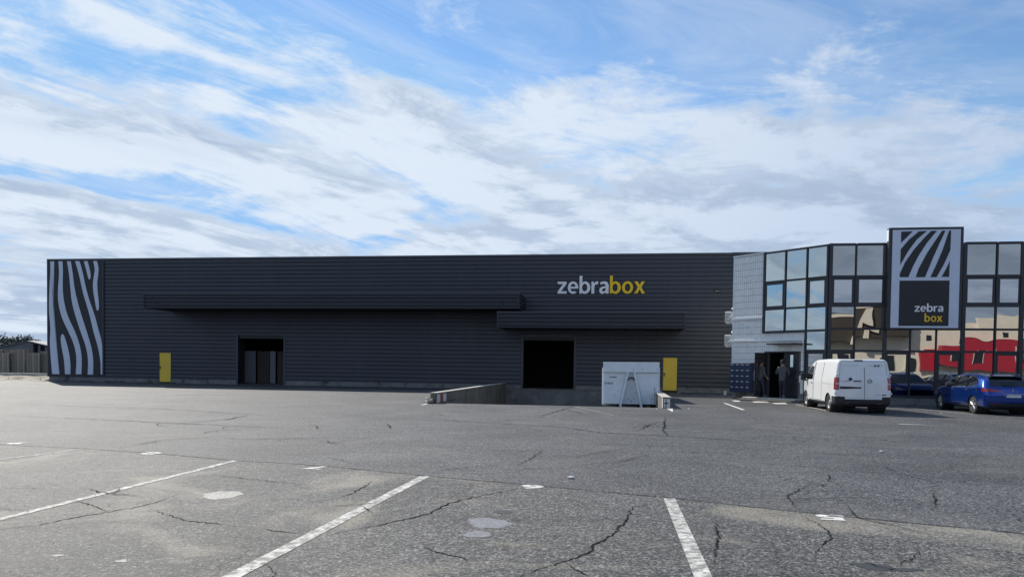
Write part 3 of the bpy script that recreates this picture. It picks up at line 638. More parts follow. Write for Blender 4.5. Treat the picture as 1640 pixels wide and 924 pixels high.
# lettering on the wall
ws = WH.root('wall_lettering'); tag(ws, 'large white and yellow letters fixed on the ribbed warehouse wall', 'sign')
x0, zb = WH.at(893, 470.3, -.12); x1, _ = WH.at(1033, 470, -.12); zx = WH.at(905, 451.2, -.12)[1]
sign_text('zebrabox', x0, x1, zb, zx, -.10, [M['white']]*5+[M['yellow']]*3, ws, .08)

# ------------------------------------------------------------------ retaining walls of the ramp
def low_wall(name, x0, x1, y0, label, bands, side):
    r = empty(name, WH.w(x0, y0), -WH.a); L_ = -.16-y0; T = .38
    # slightly uneven concrete body that follows the ramp down
    ny = 24; vs = []; fs = []
    for i in range(ny+1):
        y = L_*i/ny; zb_ = -PITD*max(0, (y0+y-pf))/(-pf)-.15; j = .012*math.sin(i*1.9)
        vs += [(0, y, zb_), (x1-x0, y, zb_), (x1-x0-.012, y, T+j*.6-.0), (.012, y, T+j)]
    for i in range(ny):
        a = i*4; fs += [(a+k, a+(k+1) % 4, a+4+(k+1) % 4, a+4+k) for k in range(4)]
    fs += [(3, 2, 1, 0), tuple(ny*4+k for k in range(4))]
    MB().add(vs, fs).build('wall_body', M['conc'], r, fix=True)
    MB().cbox(-.02, x1-x0+.02, .05, L_, T+.012, T+.05, .012).build('coping', M['concpale'], r)
    for (ya, yb_, mt) in bands:
        xx = x1-x0+.003 if side > 0 else -.003
        MB().box(min(xx, xx+side*.004), max(xx, xx+side*.004), ya, yb_, .012, T-.02).build('painted_band', M[mt], r)
    return tag(r, label, 'wall')
lw = low_wall('retaining_wall', pl-.27, pl-.005, pf-.25, 'low concrete wall of the ramp with red and white painted end and broken tip', [(.02, .55, 'stripew'), (.56, 1.05, 'red'), (1.06, 1.6, 'stripew')], 1)
for i in range(9):           # crumbled tip of the wall
    s = random.uniform(.05, .14); x = random.uniform(-.15, .25); y = random.uniform(-.35, -.03); bm = bmesh.new(); bmesh.ops.create_icosphere(bm, subdivisions=1, radius=s)
    for v in bm.verts: v.co *= random.uniform(.7, 1.25)
    me = bpy.data.meshes.new('rubble'); bm.to_mesh(me); bm.free(); o = link('rubble', me, M['conc'] if i % 2 else M['concpale'], lw); o.location = (x, y, s*.55 + (.1 if y > -.15 else 0))
rw = low_wall('retaining_wall', pr+.005, pr+.30, pf-.30, 'low concrete wall with white painted end beside the white container', [(.02, .5, 'stripew')], -1)
MB().box(.03, .26, -.006, -.002, .02, .36).build('painted_end', M['stripew'], rw)
MB().box(.10, .13, -.010, -.0065, .03, .32).box(.04, .21, -.010, -.0065, .17, .21).build('stain', M['crack'], rw)
for i, px in enumerate((747.5, 750)):                  # two little posts standing on the far side
    p = gnd(px, 621.5); o = MB().lathe([(.05, 0), (.05, .36), (.035, .42), (0, .43)], axis='z', n=10).build('marker_post', M['stripew'], smooth=True); o.location = p
    tag(o, 'small white marker post beside the red and white painted ramp wall', 'post', 'pair of marker posts')
p = gnd(1161, 632.7); o = empty('cable_cover', p); MB().cbox(-.07, .07, -.05, .05, 0, .22, .015).build('box', M['stripew'], o); MB().cbox(-.09, .09, -.07, .07, .221, .25, .01).build('lid', M['trunk'], o); tag(o, 'small white service box on the asphalt by the warehouse corner', 'service box')

# ------------------------------------------------------------------ roll-off container on the ramp
def container():
    slope = math.atan(PITD/(-pf)); yy = 32.1
    P = gnd(965, 650); xw = ((1011-PX)/F*yy)
    y_l = wpt(Vector((xw, yy, 0)))[1]; x_l = wpt(Vector((xw, yy, 0)))[0]
    z = -PITD*(y_l-pf)/(-pf)
    r = empty('rolloff_container', WH.w(x_l, y_l, z), -WH.a); r.rotation_euler = (-slope, RAD(-.4), -WH.a)
    w, h, L_ = 1.235, 2.04, 5.6; zb_ = .17
    b = MB().cbox(-w, w, .10, L_, zb_, h, .02).build('body', M['skip'], r)
    for i in range(7): y = .6+i*.75; [MB().box(xa, xa+.069, y, y+.09, zb_, h-.2).build('rib', M['skip'], b) for xa in (w+.001, -w-.07)]
    # front: upper header box, two sloping rails, recessed centre
    MB().cbox(-w-.01, w+.01, -.03, .13, h-.44, h+.02, .015).build('header', M['skip'], b)
    for sg in (-1, 1):
        MB().prism([(sg*.10, h-.445), (sg*.20, h-.445), (sg*.52, .03), (sg*.43, .03)], -.06, .098).build('lifting_rail', M['skip'], r)
        MB().box(sg*.45-.05, sg*.45+.05, -.05, L_-.3, .0, .165).build('skid', M['skipin'], r)
        q = MB().prism([(sg*.23, h-.46), (sg*(w-.02), h-.46), (sg*(w-.02), .19), (sg*.55, .19)], .075, .099).build('front_plate', M['skip'], b)
    MB().prism([(-.11, h-.46), (.11, h-.46), (.43, .19), (-.43, .19)], .085, .099).build('recess_plate', M['skipin'], b)
    MB().tube([(-.16, .02, h-.78), (-.10, -.02, h-.70), (0, -.04, h-.67), (.10, -.02, h-.70), (.16, .02, h-.78)], .032, 8).build('lifting_bar', M['rust'], r)
    MB().box(w-.19, w-.17, .070, .074, .22, .95).box(-w, -.56, .090, .0985, .168, .185).build('rust_streak', M['rust'], b)
    for k in range(26):
        x, zz = random.uniform(-w+.1, w-.1), random.uniform(.25, h-.5); s = random.uniform(.008, .03)
        if abs(x) < .15+.35*(h-.45-zz)/1.4+.05: continue
        MB().prism([(x, zz), (x+s*2.4*random.random(), zz+s*.2), (x+s, zz+s*.8)], .069, .0745).build('paint_chip', M['rust'], b)
    for x, zz, s in ((-.13, .42, .05), (-.02, .36, .04), (.12, .42, .05), (.04, .55, .03), (.0, .33, .05)): MB().prism([(x, zz), (x+s, zz-.01), (x+s*.8, zz-s), (x+s*.1, zz-s*.8)], .080, .0845).build('paint_chip', M['rust'], b)
    write('D454', -w+.06, -w+.42, 1.06, 1.165, .070, M['plastic'], b, .012, .008, .16)
    MB().box(-w+.27, -w+.60, .069, .0745, 1.37, 1.41).build('worn_label', M['grey'], b)
    for i in range(4): MB().lathe([(0, -.05), (.10, -.05), (.10, .05), (0, .05)], (-.6 if i % 2 else .6, .5 if i < 2 else L_-.6, .10), 'x', 16).build('roller', M['rust'], r)
    return tag(r, 'white steel roll-off container with sloping lifting rails standing on the ramp', 'container')
container()

# ------------------------------------------------------------------ office block
OFF_H = 7.15; FLEN = 15.0
of = empty('office_building', (CH.o.x, CH.o.y, 0), 0); tag(of, 'two-storey office with white tiled splayed wall and mirrored window front', 'building')
def put(mb, fr, name, mat, parent=of, **k):
    """build a part given in a wall frame under the office"""
    o = mb.build(name, M[mat], None, **k); T = Matrix.Translation((fr.o.x-CH.o.x, fr.o.y-CH.o.y, 0)) @ Matrix.Rotation(-fr.a, 4, 'Z')
    o.data.transform(T); o.parent = parent; return o
c = lambda px, py, off=0.: CH.at(px, py, off)
f = lambda px, py, off=0.: FA.at(px, py, off)
# --- splayed wall
DX0, DX1 = c(1226.5, 600)[0], c(1277.3, 600)[0]; DZ0, DZ1 = .17, c(1250, 564.5)[1]
GX0 = c(1225.5, 450)[0]; GXm1 = c(1259.3, 450)[0]; GXm2 = c(1293.5, 450)[0]; GZ0 = c(1240, 531.5)[1]
LX = c(1289.5, 580)[0]                                   # left edge of the glazed strip that reaches the ground
wallz = [(0, DX0, 0, OFF_H), (DX0, DX1, DZ1, OFF_H), (DX1, LX, 0, OFF_H), (LX, CHL, 0, OFF_H)]
mb = MB()
for (a, b, z0, z1) in wallz: mb.box(a, b, .012, .30, z0-.3 if z0 == 0 else z0, z1-.03)
mb.box(DX0, DX1, .012, .3, -.3, DZ0-.004); put(mb, CH, 'splayed_wall', 'grout')
tiles = MB(); TW, TH = .121, .317
nz = int((OFF_H-.42)/TH)
for i in range(int(CHL/TW)+1):
    for k in range(nz+1):
        x0, x1, z0 = i*TW+.007, (i+1)*TW-.007, .40+k*TH+.006; z1 = min(z0+TH-.013, OFF_H-.04)
        x1 = min(x1, LX-.01)
        if x1-x0 < .03 or z1-z0 < .03: continue
        if x1 > GX0-.02 and z1 > GZ0-.06: 
            if z0 > GZ0-.1: continue
            z1 = GZ0-.065
        if x1 > DX0-.05 and x0 < DX1+.05 and z0 < DZ1+.05:
            if z1 < DZ1+.08: continue
            z0 = max(z0, DZ1+.06)
        j = random.uniform(-.002, .002)
        tiles.add([(x0, -.006+j, z0), (x1, -.006+j, z0), (x1, -.006-j, z1), (x0, -.006-j, z1), (x0, .012, z0), (x1, .012, z0), (x1, .012, z1), (x0, .012, z1)], [(0,1,2,3),(1,5,6,2),(3,2,6,7),(0,3,7,4),(0,4,5,1)])
tag(put(tiles, CH, 'wall_tiles', 'tile'), kind='stuff')
put(MB().box(0, DX0-.06, -.02, .01, -.2, .39), CH, 'plinth', 'plinth'); put(MB().box(DX1+.06, LX-.01, -.02, .01, -.2, .39), CH, 'plinth', 'plinth')
put(MB().box(-.04, .035, -.03, .05, .37, OFF_H-.02), CH, 'corner_trim', 'trunk'); put(MB().box(-.05, GX0-.06, -.05, .31, OFF_H-.028, OFF_H+.03), CH, 'coping', 'trunk')
# return wall towards the warehouse, floor of roof
rt_ = CH
put(MB().box(0.01, .30, .302, 8.0, -.3, OFF_H-.03), rt_, 'return_wall', 'tile')
rx = MB(); pts = [CH.w(.05, .3), CH.w(CHL, .3), FA.w(FLEN, .3), FA.w(FLEN, 12), CH.w(.05, 9)]
rx.flat([(p.x-CH.o.x, p.y-CH.o.y) for p in pts], OFF_H-.06).build('roof', M['roof'], of)
put(MB().box(FLEN-.25, FLEN, .3, 12, 0, OFF_H-.07), FA, 'end_wall', 'tile')
# white trunking
z = c(1200, 510, -.04)[1]; put(MB().cbox(-.05, GX0-.07, -.09, -.008, z-.045, z+.045, .008), CH, 'trunking', 'trunk')
z = c(1230, 545.3, -.04)[1]; put(MB().cbox(-.05, LX-.03, -.09, -.008, z-.045, z+.045, .008), CH, 'trunking', 'trunk'); put(MB().cbox(LX-.13, LX-.04, -.088, -.008, z-.5, z-.047, .008), CH, 'trunking', 'trunk')
# canopy slab above the door
z = c(1250, 551, -.4)[1]; a, b = c(1211, 551, -.8)[0]+.55, LX-.08
put(MB().cbox(a, b, -.82, -.01, z-.035, z+.035, .008), CH, 'door_canopy', 'frame')
# lobby, door leaves
put(MB().box(DX0-.5, DX0-.45, .31, 3, .1, 3).box(DX1+.5, DX1+.55, .31, 3, .1, 3).box(DX0-.5, DX1+.5, 3, 3.05, .1, 3).box(DX0-.5, DX1+.5, .31, 3.0, 2.95, 3.0).box(DX0-.44, DX1+.49, .31, 2.99, .1, DZ0-.006), CH, 'lobby_lining', 'interior')
put(MB().box(DX0-.05, DX0, -.03, .2, DZ0, DZ1+.05).box(DX1, DX1+.05, -.03, .2, DZ0, DZ1+.05).box(DX0, DX1, -.03, .2, DZ1, DZ1+.05), CH, 'door_frame', 'frame')
LW = .84
def leaf(x, y, rz, name, glass, flip):
    mb = MB(); h0, h1 = DZ0+.02, DZ1-.01
    mb.box(0, .09, -.022, .022, h0, h1).box(LW-.09, LW, -.022, .022, h0, h1).box(.09, LW-.09, -.022, .022, h0, h0+.28).box(.09, LW-.09, -.022, .022, h1-.10, h1)
    if not glass: mb.box(.09, LW-.09, -.018, .018, h0+.28, h0+1.45).box(.09, .3, -.018, .018, h0+1.45, h1-.10).box(.55, LW-.09, -.018, .018, h0+1.45, h1-.10)
    o = mb.build(name, M['frame']); g = (MB().box(.091, LW-.091, -.004, .004, h0+.281, h1-.101) if glass else MB().box(.301, .549, -.004, .004, h0+1.451, h1-.101)).build('glass', M['doorglass'] if glass else M['paneL'], o)
    MB().box(.05, .07, -.075, .075, h0+.95, h0+1.10).tube([(LW-.05, -.06, h0+.8), (LW-.05, -.06, h0+1.25)], .015).build('handle', M['metal'], o)
    if glass: MB().tube([(.1, .05, h0+1.0), (LW-.1, .05, h0+1.0)], .015).build('push_bar', M['metal'], o)
    p = CH.w(x, y, 0); o.location = (p.x-CH.o.x, p.y-CH.o.y, 0); o.rotation_euler = (0, 0, -CH.a+rz); o.parent = of; return o
M['doorglass'] = pmat('clear_door_glass', (.34, .30, .25), .05, .8, var=.3, scale=3)
leaf(DX0-.01, -.05, RAD(-90), 'door_leaf', True, False); leaf(DX1-.02, .10, RAD(172), 'door_leaf', False, True)
put(MB().cbox(DX1+.07, LX-.02, -.06, -.008, 1.28, 1.46, .01), CH, 'letter_slot', 'frame'); put(MB().cbox(DX1+.09, LX-.02, -.04, -.008, .93, 1.26, .01), CH, 'entry_panel', 'acbox')
# step
s0, s1 = c(1194, 640)[0]+.25, LX+.05
put(MB().cbox(s0, s1, -1.15, -.021, -.1, .085, .015), CH, 'door_step', 'conc'); put(MB().cbox(s0+.1, s1-.02, -.80, -.023, .086, DZ0-.004, .015), CH, 'door_step', 'concpale')

# --- curtain walls: every mullion, transom, casement and pane its own part
def mullion(fr, x, z0, z1, w=.075, d=.10, name='mullion'): put(MB().box(x-w/2, x+w/2, -d, .02, z0, z1), fr, name, 'frame')
def cell(fr, x0, x1, z0, z1, mat, casement=False, parent=of):
    m_ = .045
    if casement:
        k = .10; put(MB().box(x0+m_, x0+m_+k, -.075, -.02, z0+m_, z1-m_).box(x1-m_-k, x1-m_, -.075, -.02, z0+m_, z1-m_).box(x0+m_+k, x1-m_-k, -.075, -.02, z0+m_, z0+m_+k).box(x0+m_+k, x1-m_-k, -.075, -.02, z1-m_-k, z1-m_), fr, 'casement', 'frame')
        x0 += k; x1 -= k; z0 += k; z1 -= k
    # pane as its own object with its own origin, a hair out of true like real glazing
    w, h = x1-x0-2*m_-.004, z1-z0-2*m_-.004; o = MB().cbox(-w/2, w/2, -.006, .006, -h/2, h/2, .002).build('pane', M[mat], parent)
    p = fr.w((x0+x1)/2, -.045, (z0+z1)/2); o.location = (p.x-CH.o.x, p.y-CH.o.y, p.z); o.rotation_euler = (RAD(random.gauss(0, .22)), 0, -fr.a+RAD(random.gauss(0, .25)))
def backing(fr, x0, x1, z0, z1): put(MB().box(x0, x1, -.028, .011, z0, z1), fr, 'backing_panel', 'frame')
# splayed wall glazing
R1, R2, R3, R4, R5, RB = f(1345, 443)[1], f(1345, 489.8)[1], f(1345, 526.4)[1], f(1345, 561.5)[1], f(1470, 612)[1], f(1460, 634.6)[1]
zt = OFF_H
gx = [GX0, GXm1, GXm2, CHL-.05]
backing(CH, GX0-.04, CHL, GZ0-.03, zt-.02); backing(CH, LX, CHL, RB-.05, GZ0-.031)
for i, x in enumerate(gx): mullion(CH, x, (GZ0-.05) if i < 2 else (RB-.05), zt, .09 if i in (0, 3) else .06, .11)
for (za, w) in ((zt-.04, .08), (R1, .06), (R2, .06), (GZ0, .10)):
    for i in range(3): put(MB().box(gx[i]+.045, gx[i+1]-.045, -.10, -.029, za-w/2, za+w/2), CH, 'transom', 'frame')
for za in (R4, RB): put(MB().box(gx[2]+.031, gx[3]-.046, -.10, -.029, za-.03, za+.03), CH, 'transom', 'frame')
for i in range(3):
    cell(CH, gx[i], gx[i+1], R1, zt-.03, 'paneL'); cell(CH, gx[i], gx[i+1], R2, R1, 'paneL', i != 1); cell(CH, gx[i], gx[i+1], GZ0, R2, 'paneL')
cell(CH, gx[2], gx[3], R4, GZ0, 'paneL'); cell(CH, gx[2], gx[3], RB, R4, 'paneF', True)
put(MB().box(gx[2]-.04, CHL-.01, -.03, .01, -.2, RB-.051), CH, 'plinth', 'plinth')
# front glazing
fxs = [0.05] + [f(px, 545)[0] for px in (1367.3, 1415.8, 1456.8, 1498.3, 1540.5, 1592, 1633.5)]
step = 1.28
while fxs[-1] < FLEN-1.3: fxs.append(fxs[-1]+step)
backing(FA, -.02, fxs[-1], RB-.05, zt-.02)
SG0, SG1 = f(1424, 450)[0], f(1541, 450)[0]; SGB = f(1480, 526, -.35)[1]
put(MB().box(fxs[0]-.09, fxs[0]+.05, -.13, .02, RB-.05, zt+.02), FA, 'corner_post', 'frame')
for i, x in enumerate(fxs[1:], 1):
    wide = i in (2, 5, 7, 9)
    if i in (3, 4): mullion(FA, x, RB-.05, R3+.05, .06)
    else: mullion(FA, x, RB-.05, zt, .15 if wide else .06, .12)
for i in range(len(fxs)-1):
    a, b = fxs[i]+.04, fxs[i+1]-.04; sgn = i in (2, 3, 4)
    for (za, w) in ((zt-.03, .10), (R1, .09), (R2, .10), (R3, .07), (R4, .08), (RB, .09)):
        if sgn and za > R3+.1: continue
        put(MB().box(a, b, -.11, -.029, za-w/2, za+w/2), FA, 'transom', 'frame')
    if not sgn:
        cell(FA, fxs[i], fxs[i+1], R1, zt-.04, 'paneF'); cell(FA, fxs[i], fxs[i+1], R2, R1, 'blind', True); cell(FA, fxs[i], fxs[i+1], R3, R2, 'paneF')
    cell(FA, fxs[i], fxs[i+1], R4, R3, 'paneF')
    put(MB().box(a, b, -.11, -.029, R5-.035, R5+.035), FA, 'transom', 'frame')
    cell(FA, fxs[i], fxs[i+1], R5, R4, 'paneF', i % 2 == 0); cell(FA, fxs[i], fxs[i+1], RB, R5, 'paneD')
put(MB().box(0.0, fxs[-1], -.06, .30, -.2, RB-.052), FA, 'plinth', 'plinth')

# office sign
sg = empty('office_sign', FA.w(0, 0), -FA.a); tag(sg, 'framed white sign with black zebra square rising above the office roof', 'sign')
SD = -.42
def spx(x, y): return FA.at(1320+x/4.8625, 350+y/4.8625, SD-.02)
q0, q1 = spx(511, 72), spx(1094, 62); sb = spx(770, 862)[1]; sxl = (spx(490, 860)[0]+q0[0])/2; sxr = (spx(1066, 860)[0]+q1[0])/2; stp = (q0[1]+q1[1])/2
MB().cbox(sxl, sxr, SD, -.13, sb, stp, .01).build('casing', M['frame'], sg)
MB().box(sxl-.012, sxl-.003, SD+.06, -.14, OFF_H+.05, stp-.08).build('side_plate', M['trunk'], sg)
a, b = sxl+.13, sxr-.13; sf0, sf1 = spx(770, 851)[1], spx(770, 87)[1]
MB().box(a, b, SD-.018, SD-.002, sf0, sf1).build('sign_face', M['lilac'], sg)
mx0, mx1 = spx(592, 300)[0], spx(982, 300)[0]
MB().box(mx0, mx1, SD-.026, SD-.019, spx(770, 836)[1], spx(770, 483)[1]).build('black_square', M['black'], sg)
BS = [[(600,103),(690,100),(640,150),(598,190)], [(738,100),(800,97),(720,165),(650,260),(592,362),(596,240),(660,165)],
      [(832,97),(878,96),(800,190),(735,290),(690,375),(655,457),(585,457),(588,430),(630,340),(700,240),(770,160)],
      [(918,95),(945,95),(900,190),(850,300),(785,457),(713,457),(735,390),(800,270),(860,180)],
      [(973,94),(990,94),(983,245),(930,360),(875,457),(826,457),(870,365),(920,250)], [(978,330),(973,455),(914,455),(950,390)]]
for s_ in BS:
    q = [spx(*v) for v in s_]; q = [(min(max(x, mx0), mx1), z) for x, z in q]; MB().prism(q, SD-.026, SD-.019).build('stripe', M['black'], sg)
p0 = spx(703, 725); p1 = spx(925, 723); sign_text('zebra', p0[0], p1[0], p0[1], spx(715, 681)[1], SD-.034, [M['white']]*5, sg, .012)
p0 = spx(779, 803); p1 = spx(919, 802); zz = spx(800, 803)[1]; 
sign_text('box', p0[0], p1[0], zz, spx(800, 759)[1], SD-.034, [M['yellow']]*3, sg, .012)

# mailbox bank on the splayed wall
mbk = empty('mailbox_bank', CH.w(0, 0), -CH.a); tag(mbk, 'dark blue bank of letter boxes on the tiled wall beside the open door', 'mailboxes')
bx0, bx1 = .05, c(1208.5, 600)[0]; bz1, bz0 = c(1190, 581)[1], c(1190, 627.5)[1]
MB().cbox(bx0, bx1, -.30, -.012, bz0, bz1, .01).build('case', M['postbox'], mbk)
for i in range(4):
    for k in range(5):
        w, h = (bx1-bx0-.06)/4, (bz1-bz0-.06)/5; x = bx0+.03+i*w; z = bz0+.03+k*h
        o = MB().cbox(x+.008, x+w-.008, -.312, -.301, z+.008, z+h-.008, .004).build('letterbox_door', M['postbox'], mbk)
        MB().box(x+w*.22, x+w*.62, -.318, -.313, z+h*.72, z+h*.82).build('name_plate', M['trunk'], o); MB().box(x+w*.76, x+w*.82, -.318, -.313, z+h*.70, z+h*.80).build('lock', M['metal'], o)
# air-conditioning units on the return wall
for i, (py0, py1) in enumerate(((500.2, 517.5), (537, 554.5))):
    z1, z0 = rt_.at(1163, py0, .5)[1], rt_.at(1163, py1, .5)[1]
    r = empty('air_conditioner', rt_.w(0, 0, z0), -rt_.a); h = z1-z0
    b = MB().cbox(-.62, -.24, .12, .92, 0, h, .02).build('casing', M['acbox'], r)
    for k in range(6): MB().box(-.58, -.28, .112, .119, .08+k*h*.12, .10+k*h*.12).build('vent_slat', M['grey'], b)
    MB().lathe([(.20, -.01), (.22, -.01), (.22, .0), (.20, .0)], (-.625, .52, h*.5), 'x', 24, True).build('fan_ring', M['grey'], b)
    MB().box(-.70, .0, .36, .40, -.045, -.002).box(-.70, .0, .80, .84, -.045, -.002).box(-.04, .0, .36, .4, -.35, -.046).box(-.04, .0, .8, .84, -.35, -.046).build('bracket', M['trunk'], r)
    MB().tube([(-.4, .10, .12), (-.30, .04, .2), (-.15, -.03, .28), (-.04, -.05, .3)], .022).build('hose', M['trunk'], r)
    o = MB().lathe([(0, -.10), (.07, -.06), (.10, 0), (.07, .06), (0, .10)], (-.16, .2, h+.12), 'z', 14).build('pipe_hood', M['acbox'], r, smooth=True)
    tag(r, ['white air-conditioning unit under the upper trunking on the office side wall', 'white air-conditioning unit level with the lower trunking on the office side wall'][i], 'air conditioner', 'air conditioners on the side wall')

# ------------------------------------------------------------------ vehicles
def interp(pts, x):
    xs_, ys_ = zip(*pts); return np.interp(x, xs_, ys_)
def smooth_interp(pts, x, k=.10):
    return sum(interp(pts, x+d) for d in np.linspace(-k, k, 9))/9
def inpoly(px_, pz_, poly):
    r = np.zeros(px_.shape, bool); n = len(poly); j = n-1
    for i in range(n):
        xi, zi = poly[i]; xj, zj = poly[j]
        c_ = ((zi > pz_) != (zj > pz_)) & (px_ < (xj-xi)*(pz_-zi)/((zj-zi) or 1e-9)+xi); r ^= c_; j = i
    return r
def car_shell(L_, W, H, zb_, rad, top, belt, tumble, plan, rake, bow, tuck, sp=.024):
    """dense shell of a car body: six grids of a rounded box bent to the car's profiles. x right, y forward from the tail, z up"""
    V = []; Q = []; base = 0
    dims = np.array([W, L_, H-zb_]); org = np.array([-W/2, 0, zb_])
    for ax in range(3):
        u, v = [i for i in range(3) if i != ax]; nu, nv = int(dims[u]/sp)+1, int(dims[v]/sp)+1
        A, B = np.meshgrid(np.linspace(0, dims[u], nu+1), np.linspace(0, dims[v], nv+1), indexing='ij')
        for side in (0, 1):
            P = np.zeros((nu+1, nv+1, 3)); P[..., u] = A; P[..., v] = B; P[..., ax] = dims[ax]*side
            V.append(P.reshape(-1, 3)); I = np.arange((nu+1)*(nv+1)).reshape(nu+1, nv+1)+base
            q = np.stack([I[:-1, :-1], I[1:, :-1], I[1:, 1:], I[:-1, 1:]], -1).reshape(-1, 4)
            if (side == 0) ^ (ax == 1): q = q[:, ::-1]
            Q.append(q); base += (nu+1)*(nv+1)
    P = np.concatenate(V); Q = np.concatenate(Q)
    r = np.array(rad); core = np.clip(P, r, dims-r); d = (P-core)/r; n_ = np.maximum(np.linalg.norm(d, axis=1, keepdims=True), 1e-9)
    P = core + d/n_*r + org
    t = (P[:, 2]-zb_)/(H-zb_); y = P[:, 1].copy()
    P[:, 2] = zb_ + t*(smooth_interp(top, y)-zb_)
    bz = interp(belt, y); k = np.clip((P[:, 2]-bz)/(H-bz), 0, 1); P[:, 0] *= 1-tumble*k**1.25
    P[:, 0] *= smooth_interp(plan, y, .15)
    P[:, 0] *= 1-tuck*np.clip((.55-P[:, 2])/.4, 0, 1)**2
    wr = np.clip(1-y/1.3, 0, 1); P[:, 1] += interp(rake, P[:, 2])*wr + bow[0]*(P[:, 0]/(W/2))**2*np.clip(1-y/.8, 0, 1)
    P[:, 1] -= bow[1]*(np.abs(P[:, 0])/(W/2))**2.5*np.clip((y-L_+1.3)/1.3, 0, 1)
    return P, Q
def shell_part(P, Q, mask, name, mat, parent, smooth=True):
    q = Q[mask]
    if not len(q): return None
    us, inv = np.unique(q, return_inverse=True); me = bpy.data.meshes.new(name)
    me.from_pydata(P[us].tolist(), [], inv.reshape(-1, 4).tolist()); bm = bmesh.new(); bm.from_mesh(me)
    bmesh.ops.remove_doubles(bm, verts=bm.verts[:], dist=1e-4); bm.normal_update()
    ctr = Vector((0, 2.4, .8)); flip = [fc_ for fc_ in bm.faces if fc_.normal.dot(fc_.calc_center_median()-ctr) < 0]
    bmesh.ops.reverse_faces(bm, faces=flip); bm.to_mesh(me); bm.free()
    if smooth:
        for p in me.polygons: p.use_smooth = True
    return link(name, me, mat, parent)
def wheel(parent, x, y, r, w, style, side):
    c_ = (x, y, r); o = MB().lathe([(r*.62, -w/2+.01), (r*.80, -w/2), (r*.95, -w/2+.008), (r, -w/2+.035), (r, w/2-.035), (r*.95, w/2-.008), (r*.80, w/2), (r*.62, w/2-.01)], c_, 'x', 40, True).build('wheel', M['rubber'], parent, smooth=True)
    s = side; R_ = r*.66; out = s*(w/2-.02)
    rm = MB().lathe([(R_, s*-.06), (R_, out), (R_*.90, out+s*.004), (R_*.86, out-s*.03)], c_, 'x', 40)
    if style == 'alloy':
        rm.lathe([(R_*.86, out-s*.05), (0, out-s*.06)], c_, 'x', 40); rm.build('rim_well', M['plastic'], o, smooth=True)
        for k in range(5):
            a = 2*math.pi*k/5+.3
            for da in (-.20, .20):
                a1 = a+da; p0 = (x+out-s*.012, y+R_*.16*math.cos(a), r+R_*.16*math.sin(a)); p1 = (x+out-s*.002, y+R_*.90*math.cos(a1), r+R_*.90*math.sin(a1))
                MB().tube([p0, p1], [.030, .022], 6).build('spoke', M['rim'], o)
        MB().lathe([(R_*.99, out), (R_*.99, out+s*.008), (R_*.88, out+s*.008), (R_*.88, out-s*.02)], c_, 'x', 40).build('rim_lip', M['rim'], o, smooth=True)
        MB().lathe([(R_*.20, out-s*.02), (R_*.18, out+s*.006), (0, out+s*.01)], c_, 'x', 20).build('hub_cap', M['rim'], o, smooth=True)
    else:
        rm.lathe([(R_*.9, out), (R_*.80, out-s*.03), (R_*.5, out-s*.035), (R_*.36, out-s*.01), (0, out)], c_, 'x', 40).build('wheel_cover', M['hub'], o, smooth=True)
        for k in range(10):
            a = 2*math.pi*k/10; MB().lathe([(0, out-s*.018), (.022, out-s*.02)], (x, y+R_*.66*math.cos(a), r+R_*.66*math.sin(a)), 'x', 8).build('cover_hole', M['plastic'], o)
    return o
def arch_liner(parent, y, r, W, tire_w):
    for s in (-1, 1):
        x0 = s*(W/2-.03); x1 = s*(W/2-.42); MB().lathe([(r, x0), (r, x1), (.05, x1)], (0, y, r*.86), 'x', 40).build('wheel_arch', M['plastic'], parent, smooth=True)
def surf_x(P, y, z, side):       # outermost x of the shell near a point
    m_ = (np.abs(P[:, 1]-y) < .04) & (np.abs(P[:, 2]-z) < .04); return side*np.abs(P[m_, 0]).max() if m_.any() else side*.8
def surf_y(P, x, z):
    m_ = (np.abs(P[:, 0]-x) < .04) & (np.abs(P[:, 2]-z) < .04); return P[m_, 1].min() if m_.any() else 0
def seam(P, pts, side, parent, r=.006, mat='plastic'):
    q = []
    for i in range(len(pts)-1):
        for k in range(6): t = k/6; y = pts[i][0]*(1-t)+pts[i+1][0]*t; z = pts[i][1]*(1-t)+pts[i+1][1]*t; q.append((surf_x(P, y, z, side), y, z))
    q.append((surf_x(P, *pts[-1], side), *pts[-1])); MB().tube(q, r, 5).build('door_seam', M[mat], parent)
def rseam(P, pts, parent, r=.006, mat='plastic', name='door_seam'):
    q = []
    for i in range(len(pts)-1):
        for k in range(6): t = k/6; x = pts[i][0]*(1-t)+pts[i+1][0]*t; z = pts[i][1]*(1-t)+pts[i+1][1]*t; q.append((x, surf_y(P, x, z)-.003, z))
    return MB().tube(q, r, 5).build(name, M[mat], parent)
def quad_info(P, Q):
    C_ = P[Q].mean(1); n_ = np.cross(P[Q[:, 2]]-P[Q[:, 0]], P[Q[:, 3]]-P[Q[:, 1]]); n_ /= np.maximum(np.linalg.norm(n_, axis=1, keepdims=True), 1e-12)
    n_ *= np.sign((n_*(C_-np.array([0, 2.4, .8]))).sum(1, keepdims=True)+1e-12); return C_, n_

